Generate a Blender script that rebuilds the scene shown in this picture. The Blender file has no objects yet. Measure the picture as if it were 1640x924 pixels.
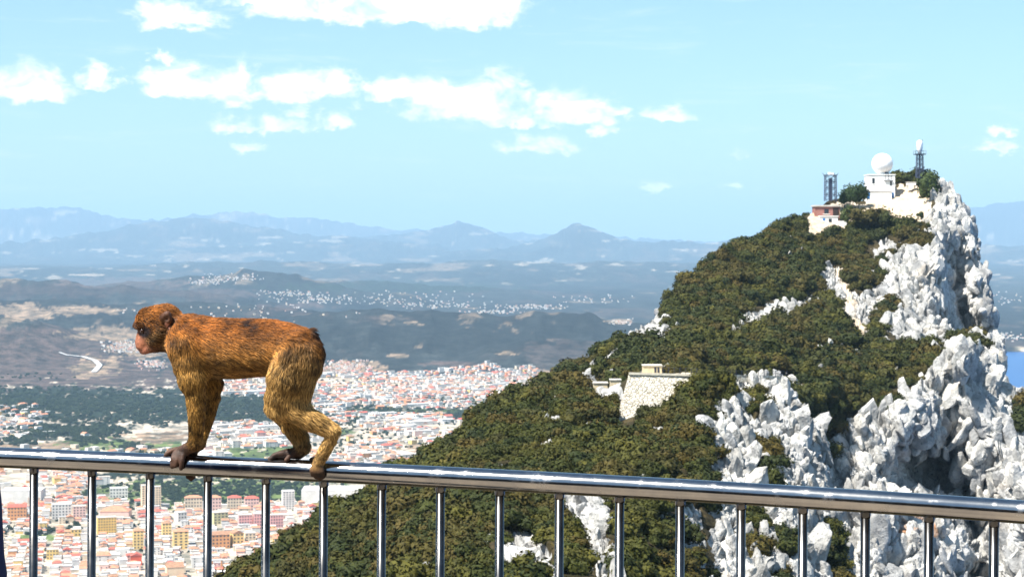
import bpy, bmesh, math, random
import numpy as np
from mathutils import Vector, Matrix

scene = bpy.context.scene
C = scene.collection
F = 3000.0; CU, CV = 820.0, 400.0; CZ = 400.0      # focal length in photo pixels, principal column, horizon row, eye height above the sea

def P(u, v, Y):                                     # a photo direction carried out to the distance Y
    return np.array([(u - CU) / F * Y, Y, CZ - (v - CV) / F * Y])

# ------------------------------------------------------------------ camera
cam = bpy.data.cameras.new('camera'); cam_o = bpy.data.objects.new('camera', cam); C.objects.link(cam_o)
cam_o.location = (0, 0, CZ); cam_o.rotation_euler = (math.radians(90), 0, 0)
cam.sensor_width = 36.0; cam.lens = 36.0 * F / 1640.0
cam.shift_x = 0.0; cam.shift_y = -(462.0 - CV) / 1640.0
cam.clip_start = 0.05; cam.clip_end = 200000.0
cam.dof.use_dof = True; cam.dof.focus_distance = 4.05; cam.dof.aperture_fstop = 28.0
scene.camera = cam_o

# ------------------------------------------------------------------ light
SUN_EL, SUN_AZ = math.radians(58), math.radians(233)      # azimuth clockwise from +Y: behind the viewer, to the left
to_sun = Vector((math.sin(SUN_AZ) * math.cos(SUN_EL), math.cos(SUN_AZ) * math.cos(SUN_EL), math.sin(SUN_EL)))
sl = bpy.data.lights.new('sun', 'SUN'); sl.energy = 5.0; sl.angle = math.radians(0.5); sl.color = (1.0, 0.955, 0.88)
so = bpy.data.objects.new('sun', sl); C.objects.link(so); so.rotation_euler = to_sun.to_track_quat('Z', 'Y').to_euler()
so.location = (0, 0, 600)

world = bpy.data.worlds.new('World'); scene.world = world; world.use_nodes = True
wt = world.node_tree; wt.nodes.clear()
class NB:                                            # small node-tree builder
    def __init__(s, t): s.t = t
    def n(s, typ, **kw):
        nd = s.t.nodes.new(typ)
        for k, v in kw.items():
            if k == 'ins':
                for kk, vv in v.items(): s.put(nd, kk, vv)
            else: setattr(nd, k, v)
        return nd
    def put(s, nd, k, v):
        if isinstance(v, bpy.types.NodeSocket): s.t.links.new(v, nd.inputs[k])
        else: nd.inputs[k].default_value = v
    def m(s, op, a, b=None, c=None, clamp=False):
        nd = s.n('ShaderNodeMath', operation=op, use_clamp=clamp); s.put(nd, 0, a)
        if b is not None: s.put(nd, 1, b)
        if c is not None: s.put(nd, 2, c)
        return nd.outputs[0]
    def mix(s, f, a, b, mode='MIX'):
        nd = s.n('ShaderNodeMix', data_type='RGBA', blend_type=mode); s.put(nd, 0, f); s.put(nd, 6, a); s.put(nd, 7, b)
        return nd.outputs[2]
    def noise(s, vec, scale, detail=4, rough=0.55, dist=0.0):
        nd = s.n('ShaderNodeTexNoise', ins={'Scale': scale, 'Detail': detail, 'Roughness': rough, 'Distortion': dist})
        if vec is not None: s.put(nd, 'Vector', vec)
        return nd.outputs[0]
    def ramp(s, f, lo, hi):                          # smooth step between lo and hi
        nd = s.n('ShaderNodeMapRange', interpolation_type='SMOOTHSTEP', ins={'Value': f, 'From Min': lo, 'From Max': hi})
        return nd.outputs[0]

wb = NB(wt)
sky = wb.n('ShaderNodeTexSky', sky_type='NISHITA'); sky.sun_disc = False
sky.sun_elevation = SUN_EL; sky.sun_rotation = SUN_AZ; sky.altitude = 400; sky.air_density = 1.0; sky.dust_density = 1.0; sky.ozone_density = 1.0
tc = wb.n('ShaderNodeTexCoord')
sep = wb.n('ShaderNodeSeparateXYZ', ins={0: tc.outputs['Generated']})
dx, dy, dz = sep.outputs
# clouds live on a direction map: a = azimuth, e = elevation, both in photo-pixel sized units
az = wb.m('MULTIPLY', wb.m('ARCTAN2', dx, dy), F)
el = wb.m('MULTIPLY', wb.m('DIVIDE', dz, wb.m('SQRT', wb.m('ADD', wb.m('MULTIPLY', dx, dx), wb.m('MULTIPLY', dy, dy)))), F)
comb = wb.n('ShaderNodeCombineXYZ', ins={0: wb.m('MULTIPLY', az, 0.01), 1: wb.m('MULTIPLY', el, 0.016), 2: 0.0}).outputs[0]
n_big = wb.n('ShaderNodeTexNoise', ins={'Vector': comb, 'Scale': 1.5, 'Detail': 9.0, 'Roughness': 0.62, 'Distortion': 0.6})
n_edge = wb.m('SUBTRACT', n_big.outputs[0], 0.5)
puffs = [  # (u, v of flat base, half width, height) of the cumulus heaps
    (60, 160, 78, 52), (165, 140, 40, 34), (20, 155, 40, 40), (262, 108, 18, 16), (300, 150, 70, 52), (370, 158, 60, 60), (470, 156, 78, 46), (535, 150, 46, 46),
    (625, 152, 52, 34), (690, 166, 60, 46), (745, 180, 110, 58), (795, 182, 66, 72), (915, 186, 74, 48), (985, 184, 24, 18),
    (480, 186, 30, 22), (360, 208, 34, 20), (450, 208, 60, 22), (540, 205, 36, 26), (575, 178, 28, 18), (395, 244, 24, 16), (868, 240, 66, 26), (968, 213, 22, 18),
    (290, 42, 76, 50), (450, 12, 120, 24), (620, 22, 230, 60), (760, 32, 90, 60), (1060, 190, 54, 22), (1050, 306, 26, 18), (1180, 248, 22, 12), (1565, 243, 50, 14),
    (1590, 222, 18, 12), (830, 200, 90, 16), (1175, 304, 26, 12)]
warp = wb.n('ShaderNodeTexNoise', ins={'Vector': comb, 'Scale': 2.6, 'Detail': 6.0, 'Roughness': 0.6})
wsep = wb.n('ShaderNodeSeparateColor', ins={0: warp.outputs['Color']})
waz = wb.m('ADD', az, wb.m('MULTIPLY', wb.m('SUBTRACT', wsep.outputs[0], 0.5), 130.0)); wel = wb.m('ADD', el, wb.m('MULTIPLY', wb.m('SUBTRACT', wsep.outputs[1], 0.5), 48.0))
acc = None
for (pu, pv, hw, hh) in puffs:
    cu_, ce_ = pu - CU, CV - pv
    ax = wb.m('DIVIDE', wb.m('SUBTRACT', waz, cu_), float(hw))
    ay0 = wb.m('SUBTRACT', wel, float(ce_))
    ay = wb.m('MAXIMUM', wb.m('DIVIDE', ay0, float(hh)), wb.m('DIVIDE', ay0, -0.30 * hh))    # rounded top, flat base
    d = wb.m('SUBTRACT', 1.0, wb.m('ADD', wb.m('MULTIPLY', ax, ax), wb.m('MULTIPLY', ay, ay)))
    d = wb.m('MULTIPLY', d, min(1.0, hh / 36.0) * 0.5 + 0.5)
    acc = d if acc is None else wb.m('MAXIMUM', acc, d)
scat = wb.noise(wb.n('ShaderNodeVectorMath', operation='MULTIPLY', ins={0: tc.outputs['Generated'], 1: (1.0, 1.0, 5.0)}).outputs[0], 3.2, 6, 0.6)
scat = wb.m('MULTIPLY', wb.ramp(scat, 0.60, 0.74), wb.ramp(dz, 0.14, 0.22))       # the same scattered heaps go on above the frame
dens = wb.m('ADD', wb.m('MULTIPLY', acc, 1.5), wb.m('MULTIPLY', n_edge, 5.0))
cov = wb.m('MAXIMUM', wb.ramp(dens, -0.5, 1.35), wb.m('MULTIPLY', scat, 0.8))
streak = wb.noise(wb.n('ShaderNodeCombineXYZ', ins={0: wb.m('MULTIPLY', az, 0.004), 1: wb.m('MULTIPLY', el, 0.03), 2: 2.0}).outputs[0], 1.3, 7, 0.62, 0.4)
cov = wb.m('MAXIMUM', cov, wb.m('MULTIPLY', wb.ramp(streak, 0.54, 0.78), 0.38))                  # thin veils
cov = wb.m('MULTIPLY', cov, wb.ramp(dz, 0.0, 0.03))
skyc = wb.mix(1.0, sky.outputs[0], (1.00, 1.23, 1.24, 1.0), 'MULTIPLY')
cloudc = wb.mix(wb.ramp(dens, 0.0, 1.6), (8.0, 8.8, 9.5, 1.0), (12.5, 12.5, 12.4, 1.0))
bg = wb.n('ShaderNodeBackground', ins={'Color': wb.mix(cov, skyc, cloudc), 'Strength': 0.057})
wo = wb.n('ShaderNodeOutputWorld'); wt.links.new(bg.outputs[0], wo.inputs[0])
world.cycles.sampling_method = 'MANUAL'; world.cycles.sample_map_resolution = 512

scene.view_settings.view_transform = 'Standard'; scene.view_settings.look = 'None'
scene.view_settings.exposure = 1.32; scene.view_settings.gamma = 1.0; scene.view_settings.use_curve_mapping = False
scene.cycles.use_denoising = True; scene.cycles.max_bounces = 6; scene.cycles.diffuse_bounces = 2; scene.cycles.volume_bounces = 0
scene.cycles.transparent_max_bounces = 8; scene.cycles.glossy_bounces = 3; scene.cycles.sample_clamp_indirect = 4.0

# ------------------------------------------------------------------ numeric helpers
rng = np.random.default_rng(7); R = random.Random(11)
def _h(i, j, k, s):
    n = (i * 374761393 + j * 668265263 + k * 2147483647 + s * 974634777) & 0xFFFFFFFF
    n = ((n ^ (n >> 13)) * 1274126177) & 0xFFFFFFFF
    n = ((n ^ (n >> 16)) * 2246822519) & 0xFFFFFFFF
    return ((n ^ (n >> 15)) & 0xFFFFFF) / float(0xFFFFFF)
def vnoise(x, y, z, s=0):                            # value noise in [-1, 1]
    x, y, z = np.broadcast_arrays(np.asarray(x, float), np.asarray(y, float), np.asarray(z, float))
    i, j, k = [np.floor(q).astype(np.int64) for q in (x, y, z)]
    fx, fy, fz = x - i, y - j, z - k
    fx, fy, fz = [q * q * q * (q * (q * 6 - 15) + 10) for q in (fx, fy, fz)]
    r = 0
    for a in (0, 1):
        for b in (0, 1):
            for c in (0, 1):
                r = r + _h(i + a, j + b, k + c, s) * (fx if a else 1 - fx) * (fy if b else 1 - fy) * (fz if c else 1 - fz)
    return r * 2 - 1
def fbm(x, y, z, oct=4, s=0, gain=0.5):
    r, a, t = 0, 1.0, 0
    for o in range(oct):
        r = r + a * vnoise(np.asarray(x) * 2 ** o + 17.3 * o, np.asarray(y) * 2 ** o - 9.1 * o, np.asarray(z) * 2 ** o + 3.7 * o, s + o); t += a; a *= gain
    return r / t
def worley(x, y, z, s=0):                            # F1, F2, an id of the nearest cell and a plane tilted at random within it
    i, j, k = [np.floor(q).astype(np.int64) for q in (x, y, z)]
    f1 = np.full(x.shape, 9.0); f2 = np.full(x.shape, 9.0); cid = np.zeros(x.shape); ox = np.zeros(x.shape); oz = np.zeros(x.shape)
    for a in (-1, 0, 1):
        for b in (-1, 0, 1):
            for c in (-1, 0, 1):
                I, J, K = i + a, j + b, k + c
                qx, qy, qz = x - I - _h(I, J, K, s), y - J - _h(I, J, K, s + 1), z - K - _h(I, J, K, s + 2)
                d = qx * qx + qy * qy + qz * qz; near = d < f1
                f2 = np.where(near, f1, np.minimum(f2, d)); cid = np.where(near, _h(I, J, K, s + 3), cid); ox = np.where(near, qx, ox); oz = np.where(near, qz, oz); f1 = np.where(near, d, f1)
    tilt = (np.modf(cid * 57.3)[0] - .5) * ox + (np.modf(cid * 131.7)[0] - .35) * oz
    return np.sqrt(f1), np.sqrt(f2), cid, tilt
def sstep(x, a, b):
    t = np.clip((x - a) / (b - a), 0, 1); return t * t * (3 - 2 * t)
def lin(pts, x):
    p = sorted(pts); return np.interp(x, [q[0] for q in p], [q[1] for q in p])
def in_poly(u, v, poly):                             # signed pixel distance to a polygon, positive inside (worked out near it only)
    u = np.asarray(u, float); v = np.asarray(v, float); xs, ys = [p[0] for p in poly], [p[1] for p in poly]; out = np.full(u.shape, -30.0)
    sel = (u > min(xs) - 30) & (u < max(xs) + 30) & (v > min(ys) - 30) & (v < max(ys) + 30)
    if not sel.any(): return out
    u, v = u[sel], v[sel]; ins = np.zeros(u.shape, bool); dm = np.full(u.shape, 1e9); n = len(poly)
    for i in range(n):
        (x1, y1), (x2, y2) = poly[i], poly[(i + 1) % n]
        ins ^= ((y1 > v) != (y2 > v)) & (u < (x2 - x1) * (v - y1) / ((y2 - y1) or 1e-9) + x1)
        L = (x2 - x1) ** 2 + (y2 - y1) ** 2 or 1e-9
        t = np.clip(((u - x1) * (x2 - x1) + (v - y1) * (y2 - y1)) / L, 0, 1)
        dm = np.minimum(dm, (u - x1 - t * (x2 - x1)) ** 2 + (v - y1 - t * (y2 - y1)) ** 2)
    out[sel] = np.where(ins, 1, -1) * np.sqrt(dm)
    return out

# ------------------------------------------------------------------ object helpers
def np_mesh(name, V, Fc, mat=None, parent=None, smooth=False, mats=None, midx=None, link=True):
    me = bpy.data.meshes.new(name); V = np.asarray(V, np.float32)
    if isinstance(Fc, np.ndarray):
        n, k = Fc.shape
        me.vertices.add(len(V)); me.vertices.foreach_set('co', V.ravel())
        me.loops.add(n * k); me.loops.foreach_set('vertex_index', Fc.astype(np.int32).ravel())
        me.polygons.add(n); me.polygons.foreach_set('loop_start', np.arange(0, n * k, k, dtype=np.int32))
        me.update(calc_edges=True); me.validate()
    else:
        me.from_pydata(V.tolist(), [], [list(f) for f in Fc]); me.update()
    for mm in (mats or ([mat] if mat else [])): me.materials.append(mm)
    if midx is not None: me.polygons.foreach_set('material_index', np.asarray(midx, np.int32))
    if smooth: me.polygons.foreach_set('use_smooth', np.ones(len(me.polygons), bool))
    o = bpy.data.objects.new(name, me)
    if link: C.objects.link(o)
    if parent is not None: o.parent = parent
    return o
def attr(o, name, vals, typ='FLOAT', dom='POINT'):
    a = o.data.attributes.new(name, typ, dom); vals = np.asarray(vals, np.float32)
    a.data.foreach_set({'FLOAT': 'value', 'FLOAT_COLOR': 'color', 'FLOAT_VECTOR': 'vector'}[typ], vals.ravel())
def tag(o, label=None, cat=None, group=None, kind=None):
    for k, v in (('label', label), ('category', cat), ('group', group), ('kind', kind)):
        if v: o[k] = v
    return o
def thing(name, loc, label, cat, group=None, rz=0.0):
    o = bpy.data.objects.new(name, None); C.objects.link(o); o.location = loc; o.rotation_euler = (0, 0, rz); o.empty_display_size = 0.2
    return tag(o, label, cat, group)
class MB:                                            # collects shapes; build() links them as one mesh
    def __init__(s): s.v, s.f = [], []
    def add(s, V, Fs):
        b = len(s.v); s.v += [tuple(map(float, p)) for p in V]; s.f += [tuple(b + i for i in f) for f in Fs]; return s
    def box(s, x0, x1, y0, y1, z0, z1):
        return s.add([(x0, y0, z0), (x1, y0, z0), (x1, y1, z0), (x0, y1, z0), (x0, y0, z1), (x1, y0, z1), (x1, y1, z1), (x0, y1, z1)],
                     [(0, 3, 2, 1), (4, 5, 6, 7), (0, 1, 5, 4), (1, 2, 6, 5), (2, 3, 7, 6), (3, 0, 4, 7)])
    def tube(s, a, b, r, r2=None, n=8, cap=True):
        a, b = Vector(a), Vector(b); r2 = r if r2 is None else r2; d = (b - a).normalized()
        x = d.orthogonal().normalized(); y = d.cross(x); V = []
        for p, q in ((a, r), (b, r2)):
            for i in range(n):
                t = 2 * math.pi * i / n; V.append(p + x * (q * math.cos(t)) + y * (q * math.sin(t)))
        Fs = [(i, (i + 1) % n, n + (i + 1) % n, n + i) for i in range(n)]
        if cap: Fs += [tuple(range(n - 1, -1, -1)), tuple(range(n, 2 * n))]
        return s.add(V, Fs)
    def lathe(s, prof, cx=0, cy=0, n=24):
        V = [(cx + r * math.cos(2 * math.pi * i / n), cy + r * math.sin(2 * math.pi * i / n), z) for r, z in prof for i in range(n)]
        Fs = [(k * n + i, k * n + (i + 1) % n, (k + 1) * n + (i + 1) % n, (k + 1) * n + i) for k in range(len(prof) - 1) for i in range(n)]
        Fs += [tuple(range(n - 1, -1, -1)), tuple((len(prof) - 1) * n + i for i in range(n))]
        return s.add(V, Fs)
    def build(s, name, mat, parent=None, smooth=False):
        o = np_mesh(name, s.v, s.f, mat, parent)
        if smooth:
            for p in o.data.polygons: p.use_smooth = len(p.vertices) == 4
        return o
def copy_tree(o, parent=None):
    c = o.copy(); C.objects.link(c); c.parent = parent
    for ch in o.children: copy_tree(ch, c)
    return c

# ------------------------------------------------------------------ materials
def material(name, fn, rough=0.85, metal=0.0, spec=0.3):
    m = bpy.data.materials.new(name); m.use_nodes = True; t = m.node_tree; t.nodes.clear(); b = NB(t)
    bs = b.n('ShaderNodeBsdfPrincipled', ins={'Roughness': rough, 'Metallic': metal, 'Specular IOR Level': spec})
    out = b.n('ShaderNodeOutputMaterial'); t.links.new(bs.outputs[0], out.inputs[0]); fn(b, bs); return m
def plain(name, col, rough=0.8, var=0.15, scale=0.6, metal=0.0, spec=0.3):
    def fn(b, bs):
        pos = b.n('ShaderNodeNewGeometry').outputs['Position']
        f = b.noise(pos, scale, 5, 0.6)
        c = b.mix(b.ramp(f, 0.3, 0.7), (*[q * (1 - var) for q in col], 1), (*[min(1, q * (1 + var)) for q in col], 1))
        b.put(bs, 'Base Color', c)
    return material(name, fn, rough, metal, spec)
def bump(b, bs, h, dist, strength=1.0):
    bp = b.n('ShaderNodeBump', ins={'Height': h, 'Distance': dist, 'Strength': strength}); b.t.links.new(bp.outputs[0], bs.inputs['Normal'])
def attr_node(b, name): return b.n('ShaderNodeAttribute', attribute_name=name)

# ------------------------------------------------------------------ the far country: sea, plain, hills, mountains
RIDGES = [  # (distance, half depth in front, half depth behind, crest as photo columns and rows, roughness)
    (6700, 1100, 1500, [(-900, 500), (0, 506), (60, 514), (120, 532), (200, 550), (300, 570), (420, 600), (520, 640)], .16),
    (7300, 1500, 1500, [(300, 600), (400, 530), (480, 508), (560, 498), (620, 494), (700, 500), (780, 504), (860, 498), (940, 503), (1000, 512), (1100, 525), (1300, 560), (1420, 600)], .10),
    (6400, 800, 900, [(600, 640), (680, 585), (760, 560), (830, 548), (900, 545), (980, 552), (1060, 570), (1160, 640)], .10),
    (8400, 1200, 1200, [(-900, 470), (0, 480), (100, 477), (200, 482), (300, 479), (400, 483), (500, 490), (600, 505), (700, 540)], .12),
    (10200, 1200, 1200, [(-900, 440), (0, 451), (80, 448), (160, 453), (250, 459), (330, 467), (420, 478), (520, 500)], .20),
    (12200, 1500, 1500, [(0, 470), (100, 463), (180, 456), (250, 447), (300, 442), (350, 437), (400, 433), (450, 438), (500, 447), (560, 458), (620, 466), (720, 480)], .10),
    (14500, 1500, 1500, [(380, 470), (430, 459), (480, 452), (540, 451), (580, 449), (620, 447), (660, 450), (720, 457), (800, 462), (870, 467), (950, 480), (1050, 495)], .08),
    (22000, 5000, 4000, [(-900, 420), (0, 426), (150, 430), (300, 422), (450, 419), (600, 424), (800, 416), (1000, 420), (1300, 424), (1550, 440), (1640, 450), (2400, 440)], .10),
    (31000, 4000, 4000, [(500, 420), (700, 404), (800, 396), (850, 386), (880, 375), (905, 365), (930, 358), (945, 362), (965, 371), (990, 380), (1030, 385), (1080, 389), (1140, 386), (1190, 384), (1300, 387), (1500, 392), (1640, 392), (2400, 400)], .12),
    (34000, 5000, 4000, [(-900, 380), (0, 391), (100, 381), (170, 370), (220, 359), (260, 351), (300, 346), (330, 352), (400, 363), (470, 373), (560, 381), (640, 389), (760, 400)], .16),
    (37500, 4000, 4000, [(420, 395), (560, 383), (620, 379), (660, 373), (700, 362), (735, 355), (770, 361), (800, 373), (830, 382), (870, 387), (950, 392), (1200, 396)], .16),
    (46000, 4000, 5000, [(-900, 325), (0, 333), (60, 335), (130, 335), (190, 349), (250, 352), (350, 343), (400, 338), (450, 344), (520, 352), (600, 361), (700, 369), (900, 379), (1100, 386), (1400, 380), (1480, 352), (1540, 335), (1570, 331), (1600, 327), (1640, 324), (1800, 328), (2600, 345)], .16)]
def coast_x(Y):                                      # the eastern shore; beyond the bay the land swings east again
    return np.interp(Y, [0, 1500, 2500, 4000, 5600, 6800, 7300, 7450, 7900, 9500, 70000], [150, 200, 330, 640, 980, 1350, 1600, 2400, 6000, 20000, 60000])
def ground_z(X, Y):
    X, Y = np.broadcast_arrays(np.atleast_1d(np.asarray(X, float)), np.atleast_1d(np.asarray(Y, float)))
    u = CU + F * X / Y
    base = np.interp(Y, [0, 5000, 9000, 16000, 26000, 60000], [3, 6, 30, 70, 190, 260]) + 6 * fbm(X / 900, Y / 900, 0, 3, 40) * sstep(Y, 4500, 8000)
    z = base.copy()
    ii = 0
    for (Yc, wf, wbk, crest, ro) in RIDGES:
        ii += 1
        sel = (Y > Yc - wf * 1.4) & (Y < Yc + wbk * 1.4)
        if not sel.any(): continue
        x_, y_, u_, b_ = X[sel], Y[sel], u[sel], base[sel]
        vt = lin(crest, u_); lo, hi = crest[0][0], crest[-1][0]
        vt = vt + (4.5 * (np.abs(fbm(u_ / 34, ii, 0, 3, 90)) - .25) + 2.2 * fbm(u_ / 9, ii, 0, 3, 91) if Yc > 30000 else 1.6 * fbm(u_ / 16, ii, 0, 3, 92))
        top = CZ - (vt - CV) / F * Yc
        jit = 0.35 * wf * fbm(x_ / (wf * 1.1), y_ / (wf * 1.1), 2.0, 3, 60 + ii)          # spurs and side valleys
        t = (y_ - Yc + jit) / np.where(y_ < Yc, wf, wbk)
        prof = np.where(np.abs(t) < 1, (1 - np.minimum(np.abs(t), 1) ** 1.6) ** 1.4, 0)
        edge = 1.0 if lo <= -800 else sstep(u_, lo, lo + 60)
        edge = edge * (1.0 if hi >= 2300 else 1 - sstep(u_, hi - 60, hi))
        h = np.maximum(top - b_, 0) * edge
        nz = fbm(x_ / (wf * .35), y_ / (wf * .35), 0, 5, 80 + ii)
        z[sel] = np.maximum(z[sel], b_ + h * prof * (1 + ro * nz * 2 * (1 - 0.75 * prof)) + ro * 30 * (Yc / 10000) ** .8 * (nz - .15) * sstep(prof, 0, .5) * edge * sstep(h, 0, 80))
    rough = sstep(z - base, 4, 60); kr = rough > 0                                  # gullies and knolls on every hill
    if kr.any():
        q = (Y[kr] / 8000) ** .8; z[kr] += rough[kr] * 22 * q * (.35 - np.abs(fbm(X[kr] / (230 * q), Y[kr] / (300 * q), 0, 4, 95)) * 1.6)
    shore = sstep(coast_x(Y) - X, -15, 60)
    return np.where(shore > 0, -4 + (z + 4) * shore, -4)

cols = np.concatenate([np.linspace(-9000, -900, 30)[:-1], np.linspace(-900, -60, 60)[:-1], np.linspace(-60, 1700, 640)[:-1], np.linspace(1700, 2600, 60)[:-1], np.linspace(2600, 9000, 24)])
rows = np.concatenate([np.geomspace(900, 2200, 14)[:-1], np.geomspace(2200, 16000, 360)[:-1], np.geomspace(16000, 52000, 170)[:-1], np.geomspace(52000, 66000, 6)])
GU, GY = np.meshgrid(cols, rows); GX = (GU - CU) / F * GY
GZ = ground_z(GX, GY)
GV = CV - (GZ - CZ) * F / GY
nr, nc = GU.shape
idx = np.arange(nr * nc).reshape(nr, nc)
quads = np.stack([idx[:-1, :-1], idx[:-1, 1:], idx[1:, 1:], idx[1:, :-1]], -1).reshape(-1, 4)
# land cover: scrub, earth, fields, forest floor, town lots (each the land's own colour)
def cover(u, v, X, Y):
    def blob(cu, cv, ru, rv, soft=.35, s=0):
        e = 1 - ((u - cu) / ru) ** 2 - ((v - cv) / rv) ** 2; out = np.zeros(u.shape); k = e > -1.6
        out[k] = sstep(e[k] + 2.0 * fbm(u[k] / 15, v[k] / 4, 0, 5, 200 + s, .65), 0, soft); return out
    SCRUB, DARK, EARTH, TAN, PALE, TOWN, GREEN = [np.array(c) for c in ((.016, .019, .019), (.012, .020, .012), (.060, .044, .040), (.19, .14, .10), (.44, .37, .29), (.36, .31, .26), (.075, .105, .035))]
    n1 = fbm(X / 260, Y / 700, 0, 5, 120); n2 = fbm(X / 90, Y / 240, 0, 4, 130); n3 = fbm(u / 60, v / 8, 1, 4, 140)
    n4 = fbm(X / 420, Y / 1500, 3, 4, 160); c = SCRUB[None, :] * np.clip(1 + .8 * n2[:, None] + .9 * n4[:, None], .25, 3)
    def put(m, col, var=.25):
        nonlocal c
        m = np.clip(m, 0, 1)[:, None]; c = c * (1 - m) + m * col[None, :] * (1 + var * n2[:, None])
    put(sstep(n1, .22, .44) * (Y > 5200) * .55, EARTH); put(sstep(fbm(X / 150, Y / 500, 5, 4, 161), .42, .50) * (Y > 5200) * (Y < 15000) * .5, TAN)
    far = sstep(Y, 15000, 19000)
    put(far * sstep(n3 + .35 * fbm(u / 160, v / 20, 0, 3, 150), .28, .52) * .6, TAN)
    put(sstep(fbm(u / 30, v / 5, 0, 3, 151), .44, .54) * far * .45, PALE)
    put((Y < 5700).astype(float), TOWN, .3)
    # hand-set pieces of country
    for k, (cu, cv, ru, rv, col) in enumerate([
        (40, 575, 170, 42, EARTH), (120, 605, 260, 26, EARTH * 1.1), (60, 540, 80, 18, EARTH), (30, 500, 90, 14, TAN), (150, 497, 60, 7, TAN), (190, 535, 80, 14, TAN), (240, 560, 60, 14, TAN),
        (150, 588, 40, 18, TAN), (100, 465, 230, 10, EARTH * .55), (200, 452, 120, 7, EARTH), (330, 470, 90, 8, EARTH * .8),
        (470, 492, 60, 6, EARTH), (690, 555, 30, 3, TAN), (640, 570, 22, 2.5, TAN), (810, 565, 18, 4, TAN), (660, 520, 16, 5, TAN), (740, 583, 60, 4, EARTH), (780, 604, 60, 8, TAN),
        (560, 592, 50, 14, TAN), (985, 515, 26, 4, TAN), (860, 600, 50, 10, TAN), 
        (260, 650, 460, 28, DARK), (60, 640, 160, 22, DARK), (400, 672, 90, 9, DARK), (120, 690, 90, 16, DARK), (190, 712, 120, 10, GREEN), (60, 716, 100, 8, TAN), (420, 725, 90, 12, GREEN), (250, 700, 60, 10, TAN),
        (500, 690, 60, 8, GREEN), (660, 660, 160, 7, GREEN * .6), (700, 722, 60, 12, TAN), (760, 668, 50, 10, DARK), (330, 788, 210, 26, GREEN), (480, 785, 80, 16, GREEN), (250, 760, 100, 10, DARK),
        (640, 459, 210, 9, DARK), (700, 540, 200, 26, SCRUB * .8), (420, 520, 160, 16, SCRUB * .8), (55, 861, 42, 6, GREEN * 1.3)]):
        put(blob(cu, cv, ru, rv, .35, k), col)
    beach = sstep(coast_x(Y) - X, -20, 5) * (1 - sstep(coast_x(Y) - X, 25, 60))
    put(beach, PALE, .1)
    return c
col = cover(GU.ravel(), GV.ravel(), GX.ravel(), GY.ravel())
def mat_ground(b, bs):
    a = attr_node(b, 'land'); pos = b.n('ShaderNodeNewGeometry').outputs['Position']
    f = b.noise(pos, 0.018, 6, .62); g = b.noise(pos, 0.09, 4, .6)
    c = b.mix(b.ramp(f, .32, .68), b.mix(1.0, a.outputs[0], (.42, .47, .46, 1), 'MULTIPLY'), b.mix(1.0, a.outputs[0], (1.7, 1.6, 1.5, 1), 'MULTIPLY'))
    c = b.mix(b.m('MULTIPLY', b.ramp(g, .5, .6), .6), c, b.mix(1.0, c, (.25, .32, .30, 1), 'MULTIPLY'))
    b.put(bs, 'Base Color', c); bump(b, bs, g, 4.0, .6)
M_ground = material('land_cover', mat_ground, .95, 0, .1)
ground = np_mesh('terrain', np.stack([GX, GY, GZ], -1).reshape(-1, 3), quads, M_ground, smooth=True)
attr(ground, 'land', np.concatenate([np.clip(col, .005, .8), np.ones((len(col), 1))], 1), 'FLOAT_COLOR')
tag(ground, 'wide coastal plain rising into hazy scrub hills and far mountains', 'terrain', kind='structure')

def mat_sea(b, bs):
    pos = b.n('ShaderNodeNewGeometry').outputs['Position']
    f = b.noise(b.n('ShaderNodeVectorMath', operation='MULTIPLY', ins={0: pos, 1: (1, .35, 1)}).outputs[0], .004, 4, .6)
    b.put(bs, 'Base Color', b.mix(f, (.003, .050, .19, 1), (.006, .075, .25, 1))); bump(b, bs, b.noise(pos, .25, 3, .6), .35, .5)
M_sea = material('sea_water', mat_sea, .3, 0, .2)
sea = np_mesh('sea', [(-66000, -3000, 0), (66000, -3000, 0), (66000, 66500, 0), (-66000, 66500, 0)], [(0, 1, 2, 3)], M_sea)
tag(sea, 'deep blue sea below the cliffs at the right', 'sea', kind='structure')

# roads on the plain and hills
M_road = plain('pale_road', (.42, .41, .40), .9, .12, .05)
def road(name, pts, width, label):
    p = []
    for (u, v) in pts:                               # where that direction meets the land
        Ys = np.geomspace(2200, 20000, 3000); z = CZ - (v - CV) / F * Ys; g = ground_z((u - CU) / F * Ys, Ys)
        hit = np.argmax(g >= z) if (g >= z).any() else -1
        p.append(((u - CU) / F * Ys[hit], Ys[hit]))
    p = np.array(p); t = np.linspace(0, len(p) - 1, 60); x = np.interp(t, range(len(p)), p[:, 0]); y = np.interp(t, range(len(p)), p[:, 1])
    for _ in range(4): x[1:-1] = (x[:-2] + x[1:-1] * 2 + x[2:]) / 4; y[1:-1] = (y[:-2] + y[1:-1] * 2 + y[2:]) / 4
    d = np.stack([np.gradient(x), np.gradient(y)], -1); d /= np.linalg.norm(d, axis=1)[:, None] + 1e-9
    L = np.stack([x - d[:, 1] * width, y + d[:, 0] * width], -1); Rr = np.stack([x + d[:, 1] * width, y - d[:, 0] * width], -1)
    V = []
    for a, b_ in zip(L, Rr):
        z = max(ground_z(a[0], a[1])[0], ground_z(b_[0], b_[1])[0], ground_z((a[0] + b_[0]) / 2, (a[1] + b_[1]) / 2)[0]) + 2.5
        V += [(a[0], a[1], z), (b_[0], b_[1], z)]
    o = np_mesh(name, V, [(2 * i, 2 * i + 1, 2 * i + 3, 2 * i + 2) for i in range(len(x) - 1)], M_road)
    tag(o, label, 'road', kind='structure')
road('motorway', [(95, 565), (130, 572), (152, 578), (160, 586), (150, 597)], 9, 'pale motorway curving through the tan hillside left of the monkey')
road('plain_road', [(0, 682), (22, 676), (44, 652)], 7, 'straight pale road running between the dark woods at the left')

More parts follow.
